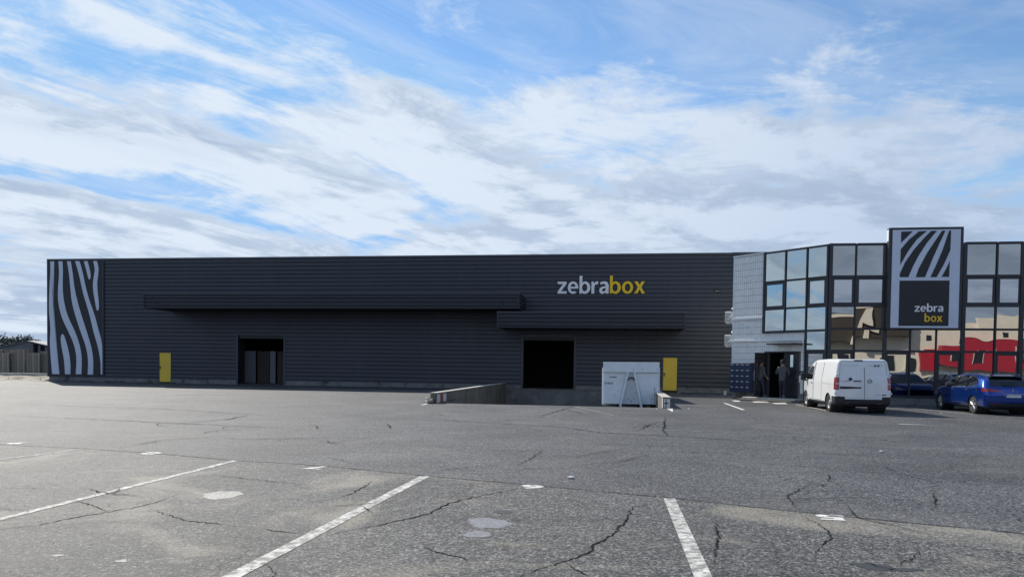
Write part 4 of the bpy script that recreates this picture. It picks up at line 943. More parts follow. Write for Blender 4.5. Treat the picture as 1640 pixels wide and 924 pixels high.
def make_van():
    L_, W, H, zb_ = 4.95, 1.92, 1.94, .27; r = empty('delivery_van')
    P, Q = car_shell(L_, W, H, zb_, (.13, .10, .13), [(0, 1.90), (.25, 1.935), (1.5, 1.945), (3.0, 1.93), (3.35, 1.86), (4.18, 1.25), (4.7, 1.06), (4.95, .86)],
                     [(0, 1.10), (5, 1.05)], .135, [(0, .985), (.4, 1), (3.8, 1), (4.6, .95), (4.95, .86)], [(.27, -.02), (.6, -.03), (1.1, 0), (1.94, .13)], (.06, .22), .045)
    C_, n_ = quad_info(P, Q); X, Y, Z = C_.T; ax = np.abs(X); side = np.abs(n_[:, 0]) > .55; rear = (n_[:, 1] < -.45)
    yr, yf, rw_ = .86, 4.06, .335; arch = np.zeros(len(Q), bool)
    for y in (yr, yf): arch |= ((Y-y)**2+(Z-rw_*.86)**2 < .415**2) & (ax > .5) & (Z < 1.0) & side
    under = (n_[:, 2] < -.8) & (Z < .4)
    # recessed panels in the rear doors
    Pr = P.copy()
    for sx in (-1, 1):
        d_ = np.maximum(np.abs(P[:, 0]*sx-.43)-.27, np.abs(P[:, 2]-1.50)-.20); m_ = (P[:, 1] < .40) & (d_ < .02) & (P[:, 2] > 1.1) & (np.abs(P[:, 0]) < .8); Pr[m_, 1] += .014*np.clip((.02-d_[m_])/.03, 0, 1)
    P = Pr
    glass = side & inpoly(Y, Z, [(2.98, 1.16), (3.02, 1.66), (3.36, 1.70), (3.52, 1.62), (4.08, 1.20), (3.9, 1.14)]) & (ax > .6)
    wind = (n_[:, 1] > .2) & (n_[:, 2] > .15) & (Y > 3.38) & (Y < 4.16) & (ax < .74) & (Z > 1.25)
    lamp = (Y < .30) & (Z > .84) & (Z < 1.27) & (ax > .80) & ~under & (rear | side) & (Y < .20)
    bump = ((Y < .42) & (Z < .60) & ~((ax < .62) & (Z > .50) & rear)) | ((Y > 4.35) & (Z < .62)) | ((Z < .36) & side & (Y > 1.3) & (Y < 3.6))
    bump &= ~arch & ~under; lamp &= ~bump; body = ~(arch | glass | wind | lamp | bump | under)
    b = shell_part(P, Q, body, 'body', M['vanw'], r)
    for s in (-1, 1): shell_part(P, Q, glass & (X*s > 0), 'side_window', M['cglass'], r)
    shell_part(P, Q, wind, 'windscreen', M['cglass'], r); shell_part(P, Q, under, 'underbody', M['plastic'], r)
    rearb = bump & (Y < 1); shell_part(P, Q, rearb, 'rear_bumper', M['plastic'], r); shell_part(P, Q, bump & (Y > 4), 'front_bumper', M['plastic'], r)
    for s in (-1, 1):
        shell_part(P, Q, bump & (Y > 1) & (Y < 4) & (X*s > 0), 'side_sill', M['plastic'], r)
        o = shell_part(P, Q, lamp & (X*s > 0), 'tail_light', M['lamp'], r)
        y0 = surf_y(P, s*.86, 1.05); MB().cbox(s*.86-.05, s*.86+.05, y0-.008, y0+.02, 1.02, 1.08, .006).build('indicator', M['lampc'], o)
        for zz in (.72, 1.36): x = surf_x(P, .10, zz, s); MB().cbox(x-.03 if s > 0 else x-.012, x+.012 if s > 0 else x+.03, .03, .16, zz-.04, zz+.04, .012).build('hinge', M['vanw'], r)
    rseam(P, [(0.03, .52), (.03, 1.86)], r, .007); rseam(P, [(-.84, .62), (-.62, .50), (.62, .50), (.84, .62)], r, .006)
    rseam(P, [(-.80, 1.30), (-.76, 1.80), (-.70, 1.86), (.70, 1.86), (.76, 1.80), (.80, 1.30)], r, .004, 'grey')
    yy = surf_y(P, -.4, .92); MB().cbox(-.80, -.06, yy-.012, yy+.03, .87, .955, .02).build('plate_recess', M['plastic'], r)
    yy = surf_y(P, -.2, 1.15); MB().cbox(-.34, -.08, yy-.03, yy+.01, 1.135, 1.17, .012).build('door_handle', M['plastic'], r); MB().cbox(-.50, -.39, yy-.012, yy+.01, 1.17, 1.27, .01).build('lock_cover', M['plastic'], r)
    for ch in write('VIVARO', -.79, -.47, 1.135, 1.165, yy-.006, M['grey'], r, .01, .006, .12): pass
    yy = surf_y(P, .2, 1.15)-.006; MB().lathe([(.075, 0), (.075, -.012), (.058, -.012), (.058, 0)], (.20, yy, 1.15), 'y', 28, True).build('emblem_ring', M['grey'], r); MB().prism([(.09, 1.165), (.21, 1.165), (.205, 1.145), (.31, 1.135), (.19, 1.135), (.195, 1.155)], yy-.010, yy).build('emblem_bolt', M['grey'], r)
    yy = surf_y(P, -.2, 1.885); MB().cbox(-.30, -.02, yy-.02, yy+.06, 1.865, 1.905, .008).build('high_brake_light', M['plastic'], r)
    for x in (.40, .51): yy = surf_y(P, x, 1.70); MB().box(x-.035, x+.035, yy-.004, yy+.01, 1.665, 1.735).build('sticker', M['grey'], r)
    yy = surf_y(P, .68, .67); MB().cbox(.62, .75, yy-.008, yy+.01, .655, .69, .004).build('badge', M['plastic'], r); 
    for x in (.42, .52): MB().box(x-.04, x+.04, surf_y(P, x, .67)-.003, surf_y(P, x, .67)+.01, .64, .70).build('sticker', M['plate'], r)
    for s in (-1, 1): MB().cbox(s*.55-.05, s*.55+.05, surf_y(P, s*.55, .36)-.008, surf_y(P, s*.55, .36)+.02, .345, .375, .004).build('reflector', M['lamp'], r)
    for s in (-1, 1):
        seam(P, [(2.92, 1.82), (2.90, 1.1), (2.95, .45), (3.3, .36), (3.72, .60), (4.0, .85), (4.12, 1.15)], s, r); seam(P, [(2.86, 1.84), (2.84, .40), (1.75, .40), (1.70, 1.82)], s, r); seam(P, [(.5, 1.02), (1.68, 1.04)], s, r, .005, 'grey')
        x = surf_x(P, 3.08, 1.02, s); MB().cbox(x-.02, x+.02, 3.02, 3.18, 1.0, 1.04, .008).build('door_handle', M['plastic'], r)
        x = surf_x(P, 3.95, 1.15, s); o = MB().cbox(min(x+s*.04, x+s*.24), max(x+s*.04, x+s*.24), 3.82, 3.96, 1.10, 1.40, .03).build('mirror', M['plastic'], r); MB().box(min(x-s*.03, x+s*.06), max(x-s*.03, x+s*.06), 3.87, 3.93, 1.08, 1.13).build('mirror_arm', M['plastic'], o)
        for y in (yr, yf): wheel(r, s*(W/2-.135), y, rw_, .215, 'cover', s)
    for y in (yr, yf): arch_liner(r, y, .42, W, .2)
    MB().box(-.75, .75, .35, 4.6, .22, .30).build('floor_pan', M['plastic'], r); MB().tube([(-.8, yr, rw_), (.8, yr, rw_)], .06).build('rear_axle', M['plastic'], r)
    return r

def make_estate(paint):
    L_, W, H, zb_ = 4.63, 1.81, 1.45, .22; r = empty('estate_car')
    P, Q = car_shell(L_, W, H, zb_, (.17, .17, .15), [(0, 1.30), (.25, 1.385), (1.0, 1.445), (1.8, 1.462), (2.5, 1.445), (2.75, 1.39), (3.60, 1.00), (4.30, .83), (4.63, .66)],
                     [(0, .97), (1.5, .93), (3.4, .90), (5, .86)], .27, [(0, .93), (.5, 1), (3.4, 1), (4.2, .95), (4.63, .84)], [(.22, .06), (.5, -.02), (.72, -.03), (.95, .05), (1.45, .50)], (.11, .26), .06)
    C_, n_ = quad_info(P, Q); X, Y, Z = C_.T; ax = np.abs(X); side = np.abs(n_[:, 0]) > .45; rear = n_[:, 1] < -.25
    yr, yf, rw_ = .92, 3.63, .325; arch = np.zeros(len(Q), bool)
    for y in (yr, yf): arch |= ((Y-y)**2+(Z-rw_*.93)**2 < .375**2) & (ax > .45) & (Z < .8) & (np.abs(n_[:, 0]) > .3)
    under = (n_[:, 2] < -.8) & (Z < .35)
    dlo = [(3.42, .965), (2.70, 1.325), (2.2, 1.375), (1.5, 1.375), (.98, 1.315), (.66, 1.16), (.80, 1.045), (1.4, 1.0)]
    glass = side & inpoly(Y, Z, dlo) & (ax > .5); rim_ = side & ~glass & inpoly(Y, Z, [(y+(.035 if y > 2 else -.035)*0, z+(.022 if z > 1.1 else -.022)) for y, z in dlo]) & (ax > .5)
    rg = rear & (Z > 1.02) & (Z < 1.335) & (ax < .66-.25*np.clip(Z-1.02, 0, 1)) & (Y < 1)
    wind = (n_[:, 1] > .2) & (n_[:, 2] > .2) & (Y > 2.80) & (Y < 3.56) & (ax < .68) & (Z > 1.0)
    lamp = (Y < .34) & (Z > .835) & (Z < .945) & (ax > .30+.0*Z) & (rear | side) & ((Z < .90+.3*(ax-.5)) | (ax > .62))
    hl = (Y > 4.05) & (Z > .62) & (Z < .76) & (ax > .50) & (n_[:, 2] < .75)
    bump = (((Y < .30) & (Z < .42) & (ax < .72)) | ((Y > 4.2) & (Z < .40))| ((Z < .285) & side)) & ~arch & ~under
    lamp &= ~(bump | rg); body = ~(arch | glass | rim_ | rg | wind | lamp | bump | under | hl)
    shell_part(P, Q, body, 'body', paint, r)
    for s in (-1, 1):
        shell_part(P, Q, glass & (X*s > 0), 'side_window', M['cglass'], r); shell_part(P, Q, rim_ & (X*s > 0), 'window_trim', M['chrome'], r)
        shell_part(P, Q, lamp & (X*s > 0), 'tail_light', M['lamp'], r); shell_part(P, Q, hl & (X*s > 0), 'headlight', M['lampc'], r)
        shell_part(P, Q, bump & (Y > .5) & (Y < 4) & (X*s > 0), 'side_sill', M['plastic'], r)
        seam(P, [(2.33, 1.36), (2.31, .95), (2.33, .40), (3.15, .36), (3.3, .60), (3.38, .95)], s, r, .004); seam(P, [(2.28, .40), (1.45, .38), (1.25, .62), (1.16, .98)], s, r, .004)
        for y in (2.30, 1.42): seam(P, [(y, 1.36), (y-.02, .98)], s, r, .022)
        for y in (1.36, 2.42): x = surf_x(P, y, .86, s); MB().cbox(x-.015, x+.015, y, y+.17, .845, .88, .008).build('door_handle', M['chrome'] if y < 2 else M['plastic'], r)
        x = surf_x(P, 3.2, .97, s); MB().cbox(min(x+s*.03, x+s*.21), max(x+s*.03, x+s*.21), 3.08, 3.22, .96, 1.10, .03).build('mirror', M['plastic'], r)
        MB().tube([(s*.57, .75, 1.44), (s*.58, 1.0, 1.478), (s*.58, 2.0, 1.490), (s*.56, 2.45, 1.455)], .016, 6).build('roof_rail', M['chrome'], r)
        for y in (yr, yf): wheel(r, s*(W/2-.125), y, rw_, .21, 'alloy', s)
        yy = surf_y(P, s*.62, .40); MB().cbox(s*.62-.06, s*.62+.06, yy-.006, yy+.02, .39, .415, .004).build('reflector', M['lamp'], r)
    shell_part(P, Q, rg, 'rear_window', M['cglass'], r); shell_part(P, Q, wind, 'windscreen', M['cglass'], r); shell_part(P, Q, under, 'underbody', M['plastic'], r)
    shell_part(P, Q, bump & (Y < .5), 'rear_valance', M['plastic'], r); shell_part(P, Q, bump & (Y > 4), 'front_grille', M['plastic'], r)
    yy = surf_y(P, 0, 1.37); MB().cbox(-.56, .56, yy-.10, yy+.10, 1.365, 1.395, .012).build('roof_spoiler', M['plastic'], r)
    yy = surf_y(P, 0, .77); MB().cbox(-.36, .36, yy-.018, yy+.01, .755, .775, .005).build('tailgate_bar', M['chrome'], r)
    yy = surf_y(P, 0, .69); o = MB().box(-.26, .26, yy-.010, yy+.02, .635, .735).build('number_plate', M['plate'], r); MB().box(-.257, -.215, yy-.012, yy-.0105, .637, .733).build('plate_band', M['blue'], o)
    yy = surf_y(P, 0, .895)-.004
    MB().prism([(0, .965), (.035, .895), (0, .825), (-.012, .848), (.012, .895), (-.012, .942)], yy-.012, yy).build('emblem', M['chrome'], r); MB().prism([(0, .965), (-.035, .895), (0, .825), (.006, .836), (-.016, .895), (.006, .954)], yy-.010, yy).build('emblem', M['chrome'], r)
    rseam(P, [(-.72, .99), (-.66, .62), (.66, .62), (.72, .99)], r, .004); MB().tube([(-.30, surf_y(P, -.3, 1.08)-.02, 1.06), (.02, surf_y(P, 0, 1.05)-.02, 1.045)], .010, 5).build('rear_wiper', M['plastic'], r)
    for y in (yr, yf): arch_liner(r, y, .38, W, .2)
    MB().box(-.7, .7, .4, 4.3, .19, .26).build('floor_pan', M['plastic'], r)
    MB().tube([(0, .85, 1.45), (0, .70, 1.56)], [.012, .006], 5).build('aerial', M['plastic'], r)
    return r
def park(r, px, py, xo, yo):
    """put the vehicle so that its point (xo,yo) on the ground meets the ground at that pixel, nose towards the office"""
    p = gnd(px, py); off = WH.u*xo + WH.n*yo; r.location = (p.x-off.x, p.y-off.y, 0); r.rotation_euler = (0, 0, -WH.a)
van = make_van(); park(van, 1326.5, 659, -.93, .86); tag(van, 'white delivery van parked nose to the office beside the entrance', 'van')
car = make_estate(M['blue']); park(car, 1557.5, 662, -.88, .92); tag(car, 'metallic blue estate car parked nose to the office windows', 'car', 'cars in the yard')
def repaint(o, mat):
    for ch in o.children:
        if ch.name.startswith('body'): ch.material_slots[0].link = 'OBJECT'; ch.material_slots[0].material = mat
c2 = copy_tree(car); v = WH.u*2.72 + WH.n*.35; c2.location = (car.location.x+v.x, car.location.y+v.y, 0); repaint(c2, M['silver']); tag(c2, 'silver estate car parked alongside the blue car', 'car')

# ------------------------------------------------------------------ people at the door
def skin_mesh(name, nodes, edges, root, mat, parent, sub=2):
    """nodes: {key: (pos, radius or (rx, ry))}; one continuous skinned surface"""
    keys = list(nodes); bm = bmesh.new(); ly = bm.verts.layers.skin.verify(); vs = {}
    for k in keys:
        p, r_ = nodes[k]; v = bm.verts.new(p); v[ly].radius = (r_, r_) if not isinstance(r_, tuple) else r_; v[ly].use_root = (k == root); vs[k] = v
    for a, b in edges: bm.edges.new((vs[a], vs[b]))
    me = bpy.data.meshes.new(name); bm.to_mesh(me); bm.free(); t = bpy.data.objects.new(name, me); col.objects.link(t)
    t.modifiers.new('skin', 'SKIN'); s = t.modifiers.new('sub', 'SUBSURF'); s.levels = sub; s.render_levels = sub
    dg = bpy.context.evaluated_depsgraph_get(); dg.update(); me2 = bpy.data.meshes.new_from_object(t.evaluated_get(dg)); bpy.data.objects.remove(t); me2.name = name; me2.materials.clear()
    for p in me2.polygons: p.use_smooth = True
    return link(name, me2, mat, parent)
def chain(*k): return list(zip(k, k[1:]))
def person(loc, rz, label, jmat, arms, legs, head_turn=0., H=1.76):
    """facing +y; arms/legs: joint positions for left (x<0) and right"""
    r = empty('person', loc, rz)
    N = {'pel': ((0, 0, .96), (.15, .11)), 'sp': ((0, .01, 1.16), (.135, .10)), 'ch': ((0, .0, 1.36), (.16, .115)), 'nk': ((0, .01, 1.50), .06), 'hd0': ((0, .03, 1.58), .078), 'hd1': ((0, .03, 1.67), .095), 'hd2': ((0, .02, 1.74), .07)}
    E = chain('pel', 'sp', 'ch', 'nk', 'hd0', 'hd1', 'hd2')
    for s, nm in ((-1, 'l'), (1, 'r')):
        el, wr = arms[nm]; hp = Vector(wr)+(Vector(wr)-Vector(el)).normalized()*.07; dv = (Vector(wr)-Vector(el)).normalized()
        N[nm+'sh'] = ((s*.185, 0, 1.42), .065); N[nm+'el'] = (el, .045); N[nm+'wr'] = (wr, .030); N[nm+'pm'] = (tuple(hp), (.034, .022)); E += chain('ch', nm+'sh', nm+'el', nm+'wr', nm+'pm')
        sd = dv.cross(Vector((1, 0, 0))).normalized()
        for f_, (o_, ln) in enumerate(((-.03, .075), (-.010, .085), (.010, .08), (.028, .06))):
            a = hp+sd*o_+dv*.035; N[f'{nm}f{f_}a'] = (tuple(a), .009); N[f'{nm}f{f_}b'] = (tuple(a+dv*ln*.55+Vector((-s*.012, 0, 0))), .0085); N[f'{nm}f{f_}c'] = (tuple(a+dv*ln+Vector((-s*.03, 0, 0))), .007); E += chain(nm+'pm', f'{nm}f{f_}a', f'{nm}f{f_}b', f'{nm}f{f_}c')
        t0 = hp-dv*.03-sd*.035; N[nm+'t0'] = (tuple(t0), .010); N[nm+'t1'] = (tuple(t0+dv*.05-sd*.02), .0085); E += chain(nm+'pm', nm+'t0', nm+'t1')
        kn, an = legs[nm]; N[nm+'hp'] = ((s*.09, 0, .90), .095); N[nm+'kn'] = (kn, .058); N[nm+'an'] = (an, .038); N[nm+'to'] = ((an[0]+s*.02, an[1]+.16, an[2]-.045), .032); E += chain('pel', nm+'hp', nm+'kn', nm+'an', nm+'to')
    body = skin_mesh('body', N, E, 'pel', M['skin'], r, 2)
    # face: nose, ears, eyes
    for s in (-1, 1): 
        MB().lathe([(0, -.012), (.024, -.008), (.030, .004), (0, .012)], (s*.098, .02, 1.645), 'x', 12).build('ear', M['skin'], body, smooth=True); MB().lathe([(0, -.008), (.011, 0), (0, .008)], (s*.034, .115, 1.66), 'y', 10).build('eye', M['plastic'], body, smooth=True)
    MB().add([(-.014, .115, 1.615), (.014, .115, 1.615), (0, .145, 1.618), (0, .118, 1.67)], [(0, 1, 2), (0, 2, 3), (1, 3, 2), (0, 3, 1)]).build('nose', M['skin'], body)
    MB().box(-.025, .025, .108, .117, 1.578, 1.586).build('mouth', M['red'], body)
    MB().lathe([(.100, -.075), (.104, -.02), (.102, .03), (.085, .075), (.04, .10), (0, .105)], (0, .005, 1.69), 'z', 24).build('hair', M['cap'], body, smooth=True)
    j = {'hm': ((0, 0, .80), (.19, .145)), 'lo': ((0, .0, .90), (.195, .15)), 'sp': ((0, .01, 1.10), (.175, .135)), 'ch': ((0, 0, 1.34), (.195, .145)), 'tp': ((0, .005, 1.47), (.11, .09)), 'co': ((0, .015, 1.525), .085)}; JE = chain('hm', 'lo', 'sp', 'ch', 'tp', 'co')
    for s, nm in ((-1, 'l'), (1, 'r')):
        el, wr = arms[nm]; j[nm+'sh'] = ((s*.20, 0, 1.41), .085); j[nm+'el'] = (el, .068); j[nm+'wr'] = (tuple(Vector(el).lerp(Vector(wr), .93)), .050); JE += chain('ch', nm+'sh', nm+'el', nm+'wr')
    skin_mesh('jacket', j, JE, 'ch', jmat, r, 2)
    t_ = {'wa': ((0, .005, 1.10), (.15, .115)), 'pel': ((0, 0, .95), (.17, .13))}; TE = chain('wa', 'pel')
    for s, nm in ((-1, 'l'), (1, 'r')):
        kn, an = legs[nm]; t_[nm+'hp'] = ((s*.095, 0, .86), .115); t_[nm+'kn'] = (kn, .082); t_[nm+'an'] = ((an[0], an[1]-.005, an[2]+.01), .068); TE += chain('pel', nm+'hp', nm+'kn', nm+'an')
        a = an; o = MB().add([], [])
        prof = [(-.075, .035, .05), (-.03, .045, .085), (.05, .048, .08), (.13, .05, .055), (.19, .036, .04), (.205, .01, .03)]
        vs = []; 
        for y_, w_, h_ in prof: vs += [(a[0]-w_, a[1]+y_, a[2]-.082), (a[0]+w_, a[1]+y_, a[2]-.082), (a[0]+w_*.75, a[1]+y_, a[2]-.082+h_), (a[0]-w_*.75, a[1]+y_, a[2]-.082+h_)]
        fs = [(i*4+k, i*4+(k+1) % 4, i*4+4+(k+1) % 4, i*4+4+k) for i in range(5) for k in range(4)]+[(3, 2, 1, 0), (20, 21, 22, 23)]
        sh = MB().add(vs, fs).build('shoe', M['shoe'], r, fix=True); MB().cbox(a[0]-.052, a[0]+.052, a[1]-.08, a[1]+.20, a[2]-.10, a[2]-.082, .006).build('sole', M['sole'], sh)
    skin_mesh('trousers', t_, TE, 'pel', M['trouser'], r, 2)
    cp = MB().lathe([(.112, -.005), (.116, .02), (.112, .06), (.09, .10), (.045, .122), (0, .126)], (0, .012, 1.70), 'z', 24).build('cap', M['cap'], r, smooth=True)
    MB().add([(x*.10, .10+.09*math.cos(x*1.3), 1.705-.01*abs(x)) for x in np.linspace(-1, 1, 9)]+[(x*.10, .012+.105*math.sqrt(max(0, 1-.7*x*x)), 1.712) for x in np.linspace(-1, 1, 9)], [(i, i+1, 10+i, 9+i) for i in range(8)]).build('visor', M['cap'], cp)
    return tag(r, label, 'person', 'people at the office door')
sz = DZ0-.004
pp = CH.w(2.0, -.52, sz)
person(pp, RAD(-75), 'person in grey jacket and dark cap holding the open glass door', M['jacket'],
       {'l': ((-.33, .04, 1.17), (-.30, .26, 1.08)), 'r': ((.28, -.02, 1.15), (.27, .14, .98))}, {'l': ((-.10, .03, .50), (-.11, -.04, .10)), 'r': ((.11, .10, .50), (.12, .12, .10))})
pp = CH.w(3.02, -.30, sz)
person(pp, RAD(-38), 'person in slate jacket and cap walking in through the doorway', M['jacket2'],
       {'l': ((-.32, .08, 1.16), (-.24, .33, 1.22)), 'r': ((.28, .05, 1.16), (.24, .26, 1.10))}, {'l': ((-.10, .14, .52), (-.10, .10, .10)), 'r': ((.10, .02, .50), (.11, -.16, .13))})

# ------------------------------------------------------------------ neighbouring yard behind the left corner
vg = MB(); ya, yb_ = 1.0, 5.0
n = 40
vsx = []; 
for i in range(n+1):
    x = -30+29.9*i/n
    for (y, z) in ((-.4, -.01), (.5, .10), (1.6, .20), (3.2, .27)): p = WH.w(x-.1, y+.25*math.sin(x*1.7)+.2*math.sin(x*4.1), max(z+.04*math.sin(x*2.9+y*3)*(z > 0), -.01)); vsx.append(p)
vg.add(vsx, [(i*4+k, i*4+4+k, i*4+5+k, i*4+1+k) for i in range(n) for k in range(3)])
tag(vg.build('verge', M['verge']), 'sandy verge along the edge of the yard', 'ground', kind='structure')
wrk = MB(); wrect(wrk, -90, -.3, 1.002, 80, .02); tag(wrk.build('neighbour_yard', M['ramp']), 'neighbouring storage yard behind the low wall', 'ground', kind='structure')
lwall = MB().cbox(-34, -.6, 3.3, 3.75, -.1, .46, .015).build('low_wall', M['concpale']); lwall.location = WH.w(0, 0); lwall.rotation_euler = (0, 0, -WH.a); tag(lwall, 'low concrete wall along the storage yard beside the warehouse corner', 'wall')
# pallets: one mesh, stacked
pm = MB()
for y in (-.38, -.19, 0, .19, .38): pm.box(-.6, .6, y-.05, y+.05, .122, .144)
for x in (-.53, 0, .53):
    pm.box(x-.05, x+.05, -.4, .4, .10, .1215)
    for y in (-.35, 0, .35): pm.box(x-.05, x+.05, y-.05, y+.05, .022, .0995)
for y in (-.35, 0, .35): pm.box(-.6, .6, y-.05, y+.05, 0, .0215)
for y in (-.385, .385): pm.box(-.58, .58, y-.012, y+.012, .045, .085)
pme = pm.mesh('pallet'); pme.materials.append(M['wood'])
for k, (px, rows, yy) in enumerate(((-14, 15, 7.4), (11, 14, 7.2), (34.5, 16, 7.5), (59, 14, 7.0), (82, 15, 7.3), (98, 13, 7.4), (0, 16, 9.0), (24, 15, 9.1), (48, 14, 9.0), (70, 14, 9.2))):
    x = WH.at(px, 590, yy)[0]; st = empty('pallet_stack', WH.w(x, yy, .02), -WH.a+RAD(random.uniform(-4, 4)))
    for i in range(rows):
        o = bpy.data.objects.new('pallet', pme); col.objects.link(o); o.parent = st; o.location = (random.uniform(-.015, .015), random.uniform(-.015, .015), i*.145); o.rotation_euler = (0, 0, RAD(random.uniform(-1, 1)))
    tag(st, 'stack of weathered wooden pallets in the row along the low concrete wall' if yy < 8 else 'stack of weathered wooden pallets in the second row, against the storage shed', 'pallet stack', 'pallet stacks in the neighbouring yard')
# open shed with a low gable
sx = WH.at(48, 545, 16)[0]; szr = WH.at(48, 545.5, 16)[1]; ez = WH.at(80, 549.5, 16)[1]; hw = 4.2
sd = empty('storage_shed', WH.w(sx, 16), -WH.a)
ez = szr-.85
for s in (-1, 1):
    MB().add([(0, -.3, szr), (s*hw, -.3, ez), (s*hw, 9, ez), (0, 9, szr), (0, -.3, szr-.12), (s*hw, -.3, ez-.12), (s*hw, 9, ez-.12), (0, 9, szr-.12)], [(0,1,2,3),(4,7,6,5),(0,4,5,1),(1,5,6,2),(2,6,7,3),(0,3,7,4)]).build('roof_slope', M['shedroof'], sd, fix=True)
    MB().box(min(s*hw, s*(hw-.15)), max(s*hw, s*(hw-.15)), -.2, 9, 0, ez-.13).build('side_wall', M['shed'], sd)
MB().prism([(-hw+.16, ez-.14), (.3, ez-.14), (.3, szr-.20), (0, szr-.14)], -.2, -.1).build('gable', M['shed'], sd)
MB().box(-hw+.16, .3, -.2, -.1, 0, ez-.141).build('front_wall', M['shed'], sd)
MB().box(.301, hw-.16, -.2, -.1, 0, ez-.75).build('front_wall', M['shed'], sd)
for x in np.linspace(.32, hw-.2, 6): MB().box(x, x+.20, -.21, -.05, ez-.749, szr-.22-.2*x).build('post', M['shed'], sd)
tag(sd, 'open storage shed with a low gabled roof behind the pallet stacks', 'shed')
# trees on the far slope
def tree(px, depth, ytop, wid, seed):
    R_ = random.Random(seed); d = ray(px, 560); t = depth/d.y; base = Vector((d.x*t, depth, 0)); H_ = EYE+(574-ytop)*depth/F
    r = empty('tree', (base.x, base.y, -.3)); H_ += .3
    tk = MB().tube([(0, 0, 0), (.1, 0, H_*.4), (0, .1, H_*.75), (.05, 0, H_*.95)], [.22, .17, .10, .03], 7)
    for k in range(7): a = R_.uniform(0, 6.28); z = H_*R_.uniform(.3, .8); tk.tube([(0, 0, z), (math.cos(a)*wid*.6, math.sin(a)*wid*.6, z+H_*.12)], [.07, .02], 5)
    tk.build('trunk', M['bark'], r)
    lf = MB(); cl = [(R_.gauss(0, wid*.42), R_.gauss(0, wid*.42), H_*R_.uniform(.25, .97), R_.uniform(.45, .95)*wid*.42) for _ in range(26)]
    for (x, y, z, s) in cl:
        k_ = 1-.55*max(0, z/H_-.5)/.5; x *= k_; y *= k_
        for _ in range(60):
            v = Vector((R_.gauss(0, 1), R_.gauss(0, 1), R_.gauss(0, 1))).normalized()*s*R_.uniform(.5, 1); p = Vector((x, y, min(z, H_-.1)))+v; a = Vector((R_.gauss(0, 1), R_.gauss(0, 1), R_.gauss(0, 1))).normalized()*.14; b = a.cross(v).normalized()*.14
            lf.add([p-a, p+b*.6, p+a, p-b*.6], [(0, 1, 2, 3)])
    lf.build('crown', M['leaf'], r); return r
spots = [(-12, 95, 543, 2.6), (4, 92, 541, 2.4), (17, 96, 543, 2.3), (27, 90, 539.5, 2.6), (38, 99, 546, 2.2), (47, 94, 541, 2.0), (-30, 93, 541, 2.7), (60, 100, 547, 2.2), (10, 103, 545, 2.4)]
for i, sp_ in enumerate(spots):
    t = tree(*sp_, 40+i); tag(t, 'hazy round-crowned tree far behind the storage shed', 'tree', 'trees behind the neighbouring yard')

# ------------------------------------------------------------------ building across the yard, seen in the office glass
BD = -60.; sh = empty('showroom', FA.w(0, BD), -FA.a); tag(sh, 'cream showroom with red cladding and dark roof mirrored in the office windows', 'building')
def sb_(name, mat, *b, parent=sh): return MB().box(*b).build(name, M[mat], parent)
sb_('wall', 'cream', 2, 62, -14, 0, 0, 7.3); sb_('tall_wall', 'cream', 33, 41, -.0+.002, .5, 5.3, 8.2)
sb_('roof_sheet', 'creamd', 12, 25, .002, 1.6, 5.6, 8.9); sb_('roof_edge', 'cream', 12, 25, 1.602, 1.7, 8.4, 8.8); MB().prism([(19.5, 5.4), (20.6, 8.3), (21.5, 8.3), (21.4, 6.2), (20.4, 6.6), (20.2, 5.4)], 1.605, 1.9).build('gable_frame', M['cream'], sh)
sb_('red_cladding', 'redclad', 28.5, 62, .502, 1.4, 1.9, 5.2); sb_('red_tower', 'redclad', 27, 29.5, .003, .50, 1.6, 4.4)
for x in (11, 14.6, 17.2, 22.8, 25.2, 30.5, 33.6, 37, 40.4, 44): 
    z0, z1 = (2.6, 4.2) if x > 28 else (1.6, 3.4); yb2 = 1.402 if x > 28.5 else .004
    w = MB().box(x, x+1.3, yb2, yb2+.03, z0, z1).build('window', M['cglass'], sh); MB().box(x-.06, x, yb2, yb2+.06, z0, z1).box(x+1.3, x+1.36, yb2, yb2+.06, z0, z1).build('frame', M['cream'], w)
for x in (24.5, 27.2, 31.5, 36): sb_('window', 'cglass', x, x+.8, .505 if x > 33 else .004, .53 if x > 33 else .03, 5.6, 6.4)
sb_('base_band', 'creamd', 2, 62, .002, .06, 0, .9)

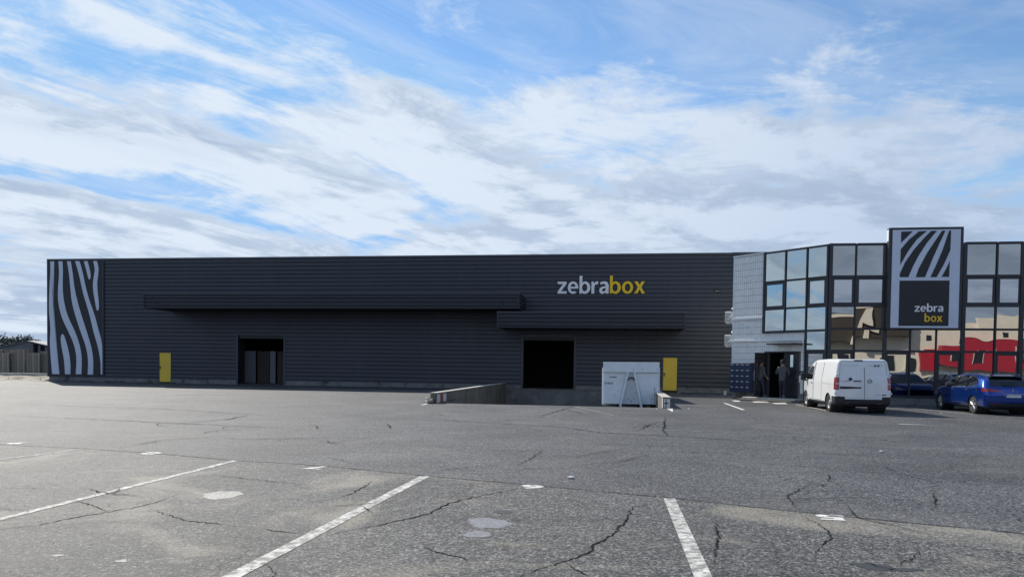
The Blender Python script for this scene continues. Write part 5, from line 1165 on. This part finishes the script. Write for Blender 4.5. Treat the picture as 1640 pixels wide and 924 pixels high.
# ------------------------------------------------------------------ weeds and grit
wd = MB()
def tuft(x, y, z, h, n=9):
    for _ in range(n):
        a = random.uniform(0, 6.28); r_ = random.uniform(.01, .05); lx_, ly_ = math.cos(a), math.sin(a); w_ = random.uniform(.004, .010); hh = h*random.uniform(.4, 1)
        bx, by = x+lx_*r_, y+ly_*r_; wd.add([(bx-ly_*w_, by+lx_*w_, z), (bx+ly_*w_, by-lx_*w_, z), (bx+lx_*hh*.5, by+ly_*hh*.5, z+hh)], [(0, 1, 2)])
for _ in range(90): p = WH.w(random.uniform(.3, 10), -.05-abs(random.gauss(0, .06))); tuft(p.x, p.y, 0, random.uniform(.06, .22))
for _ in range(60): p = WH.w(random.uniform(10, 45), -.05-abs(random.gauss(0, .03))); tuft(p.x, p.y, 0, random.uniform(.03, .12))
for _ in range(140): p = WH.w(random.uniform(-20, -.2), random.uniform(.2, 3.1)); tuft(p.x, p.y, .08, random.uniform(.1, .3))
for _ in range(40): p = WH.w(pl-.27+random.choice((-.03, .29)), random.uniform(pf-.2, pf+3)); tuft(p.x, p.y, 0, random.uniform(.03, .09))
for _ in range(50): p = FA.w(random.uniform(0, 12), -.09-abs(random.gauss(0, .04))); tuft(p.x, p.y, 0, random.uniform(.03, .12))
tag(wd.build('weeds', M['grass']), 'scattered weeds along the foot of the walls', 'weeds', kind='stuff')
gr = MB()
for _ in range(1500):
    y = 3.5+22*random.random()**1.7; x = random.uniform(-.75, .75)*y; s_ = random.uniform(.002, .006)*(1+y*.03)
    a = random.uniform(0, 6.28); c0, s0_ = math.cos(a)*s_, math.sin(a)*s_
    gr.add([(x+c0, y+s0_, .009), (x-s0_, y+c0, .009), (x-c0, y-s0_*.8, .009), (x+s0_, y-c0, .009), (x, y, .009+s_*1.1)], [(0, 1, 4), (1, 2, 4), (2, 3, 4), (3, 0, 4)])
tag(gr.build('grit', M['concpale']), 'loose grit strewn over the asphalt', 'grit', kind='stuff')
for px_, py_ in ((1053, 656), (1104, 655.3), (1410, 659), (1508, 662.5), (915, 766), (1412, 724)):
    p = gnd(px_, py_); bm = bmesh.new(); bmesh.ops.create_icosphere(bm, subdivisions=1, radius=.05)
    for v in bm.verts: v.co = Vector((v.co.x*random.uniform(.6, 1.3), v.co.y*random.uniform(.6, 1.3), v.co.z*.35))
    me = bpy.data.meshes.new('litter'); bm.to_mesh(me); bm.free(); o = link('litter', me, M['stripew']); o.location = (p.x, p.y, .018); tag(o, 'small pale scrap of litter lying on the asphalt', 'litter', 'litter on the asphalt')
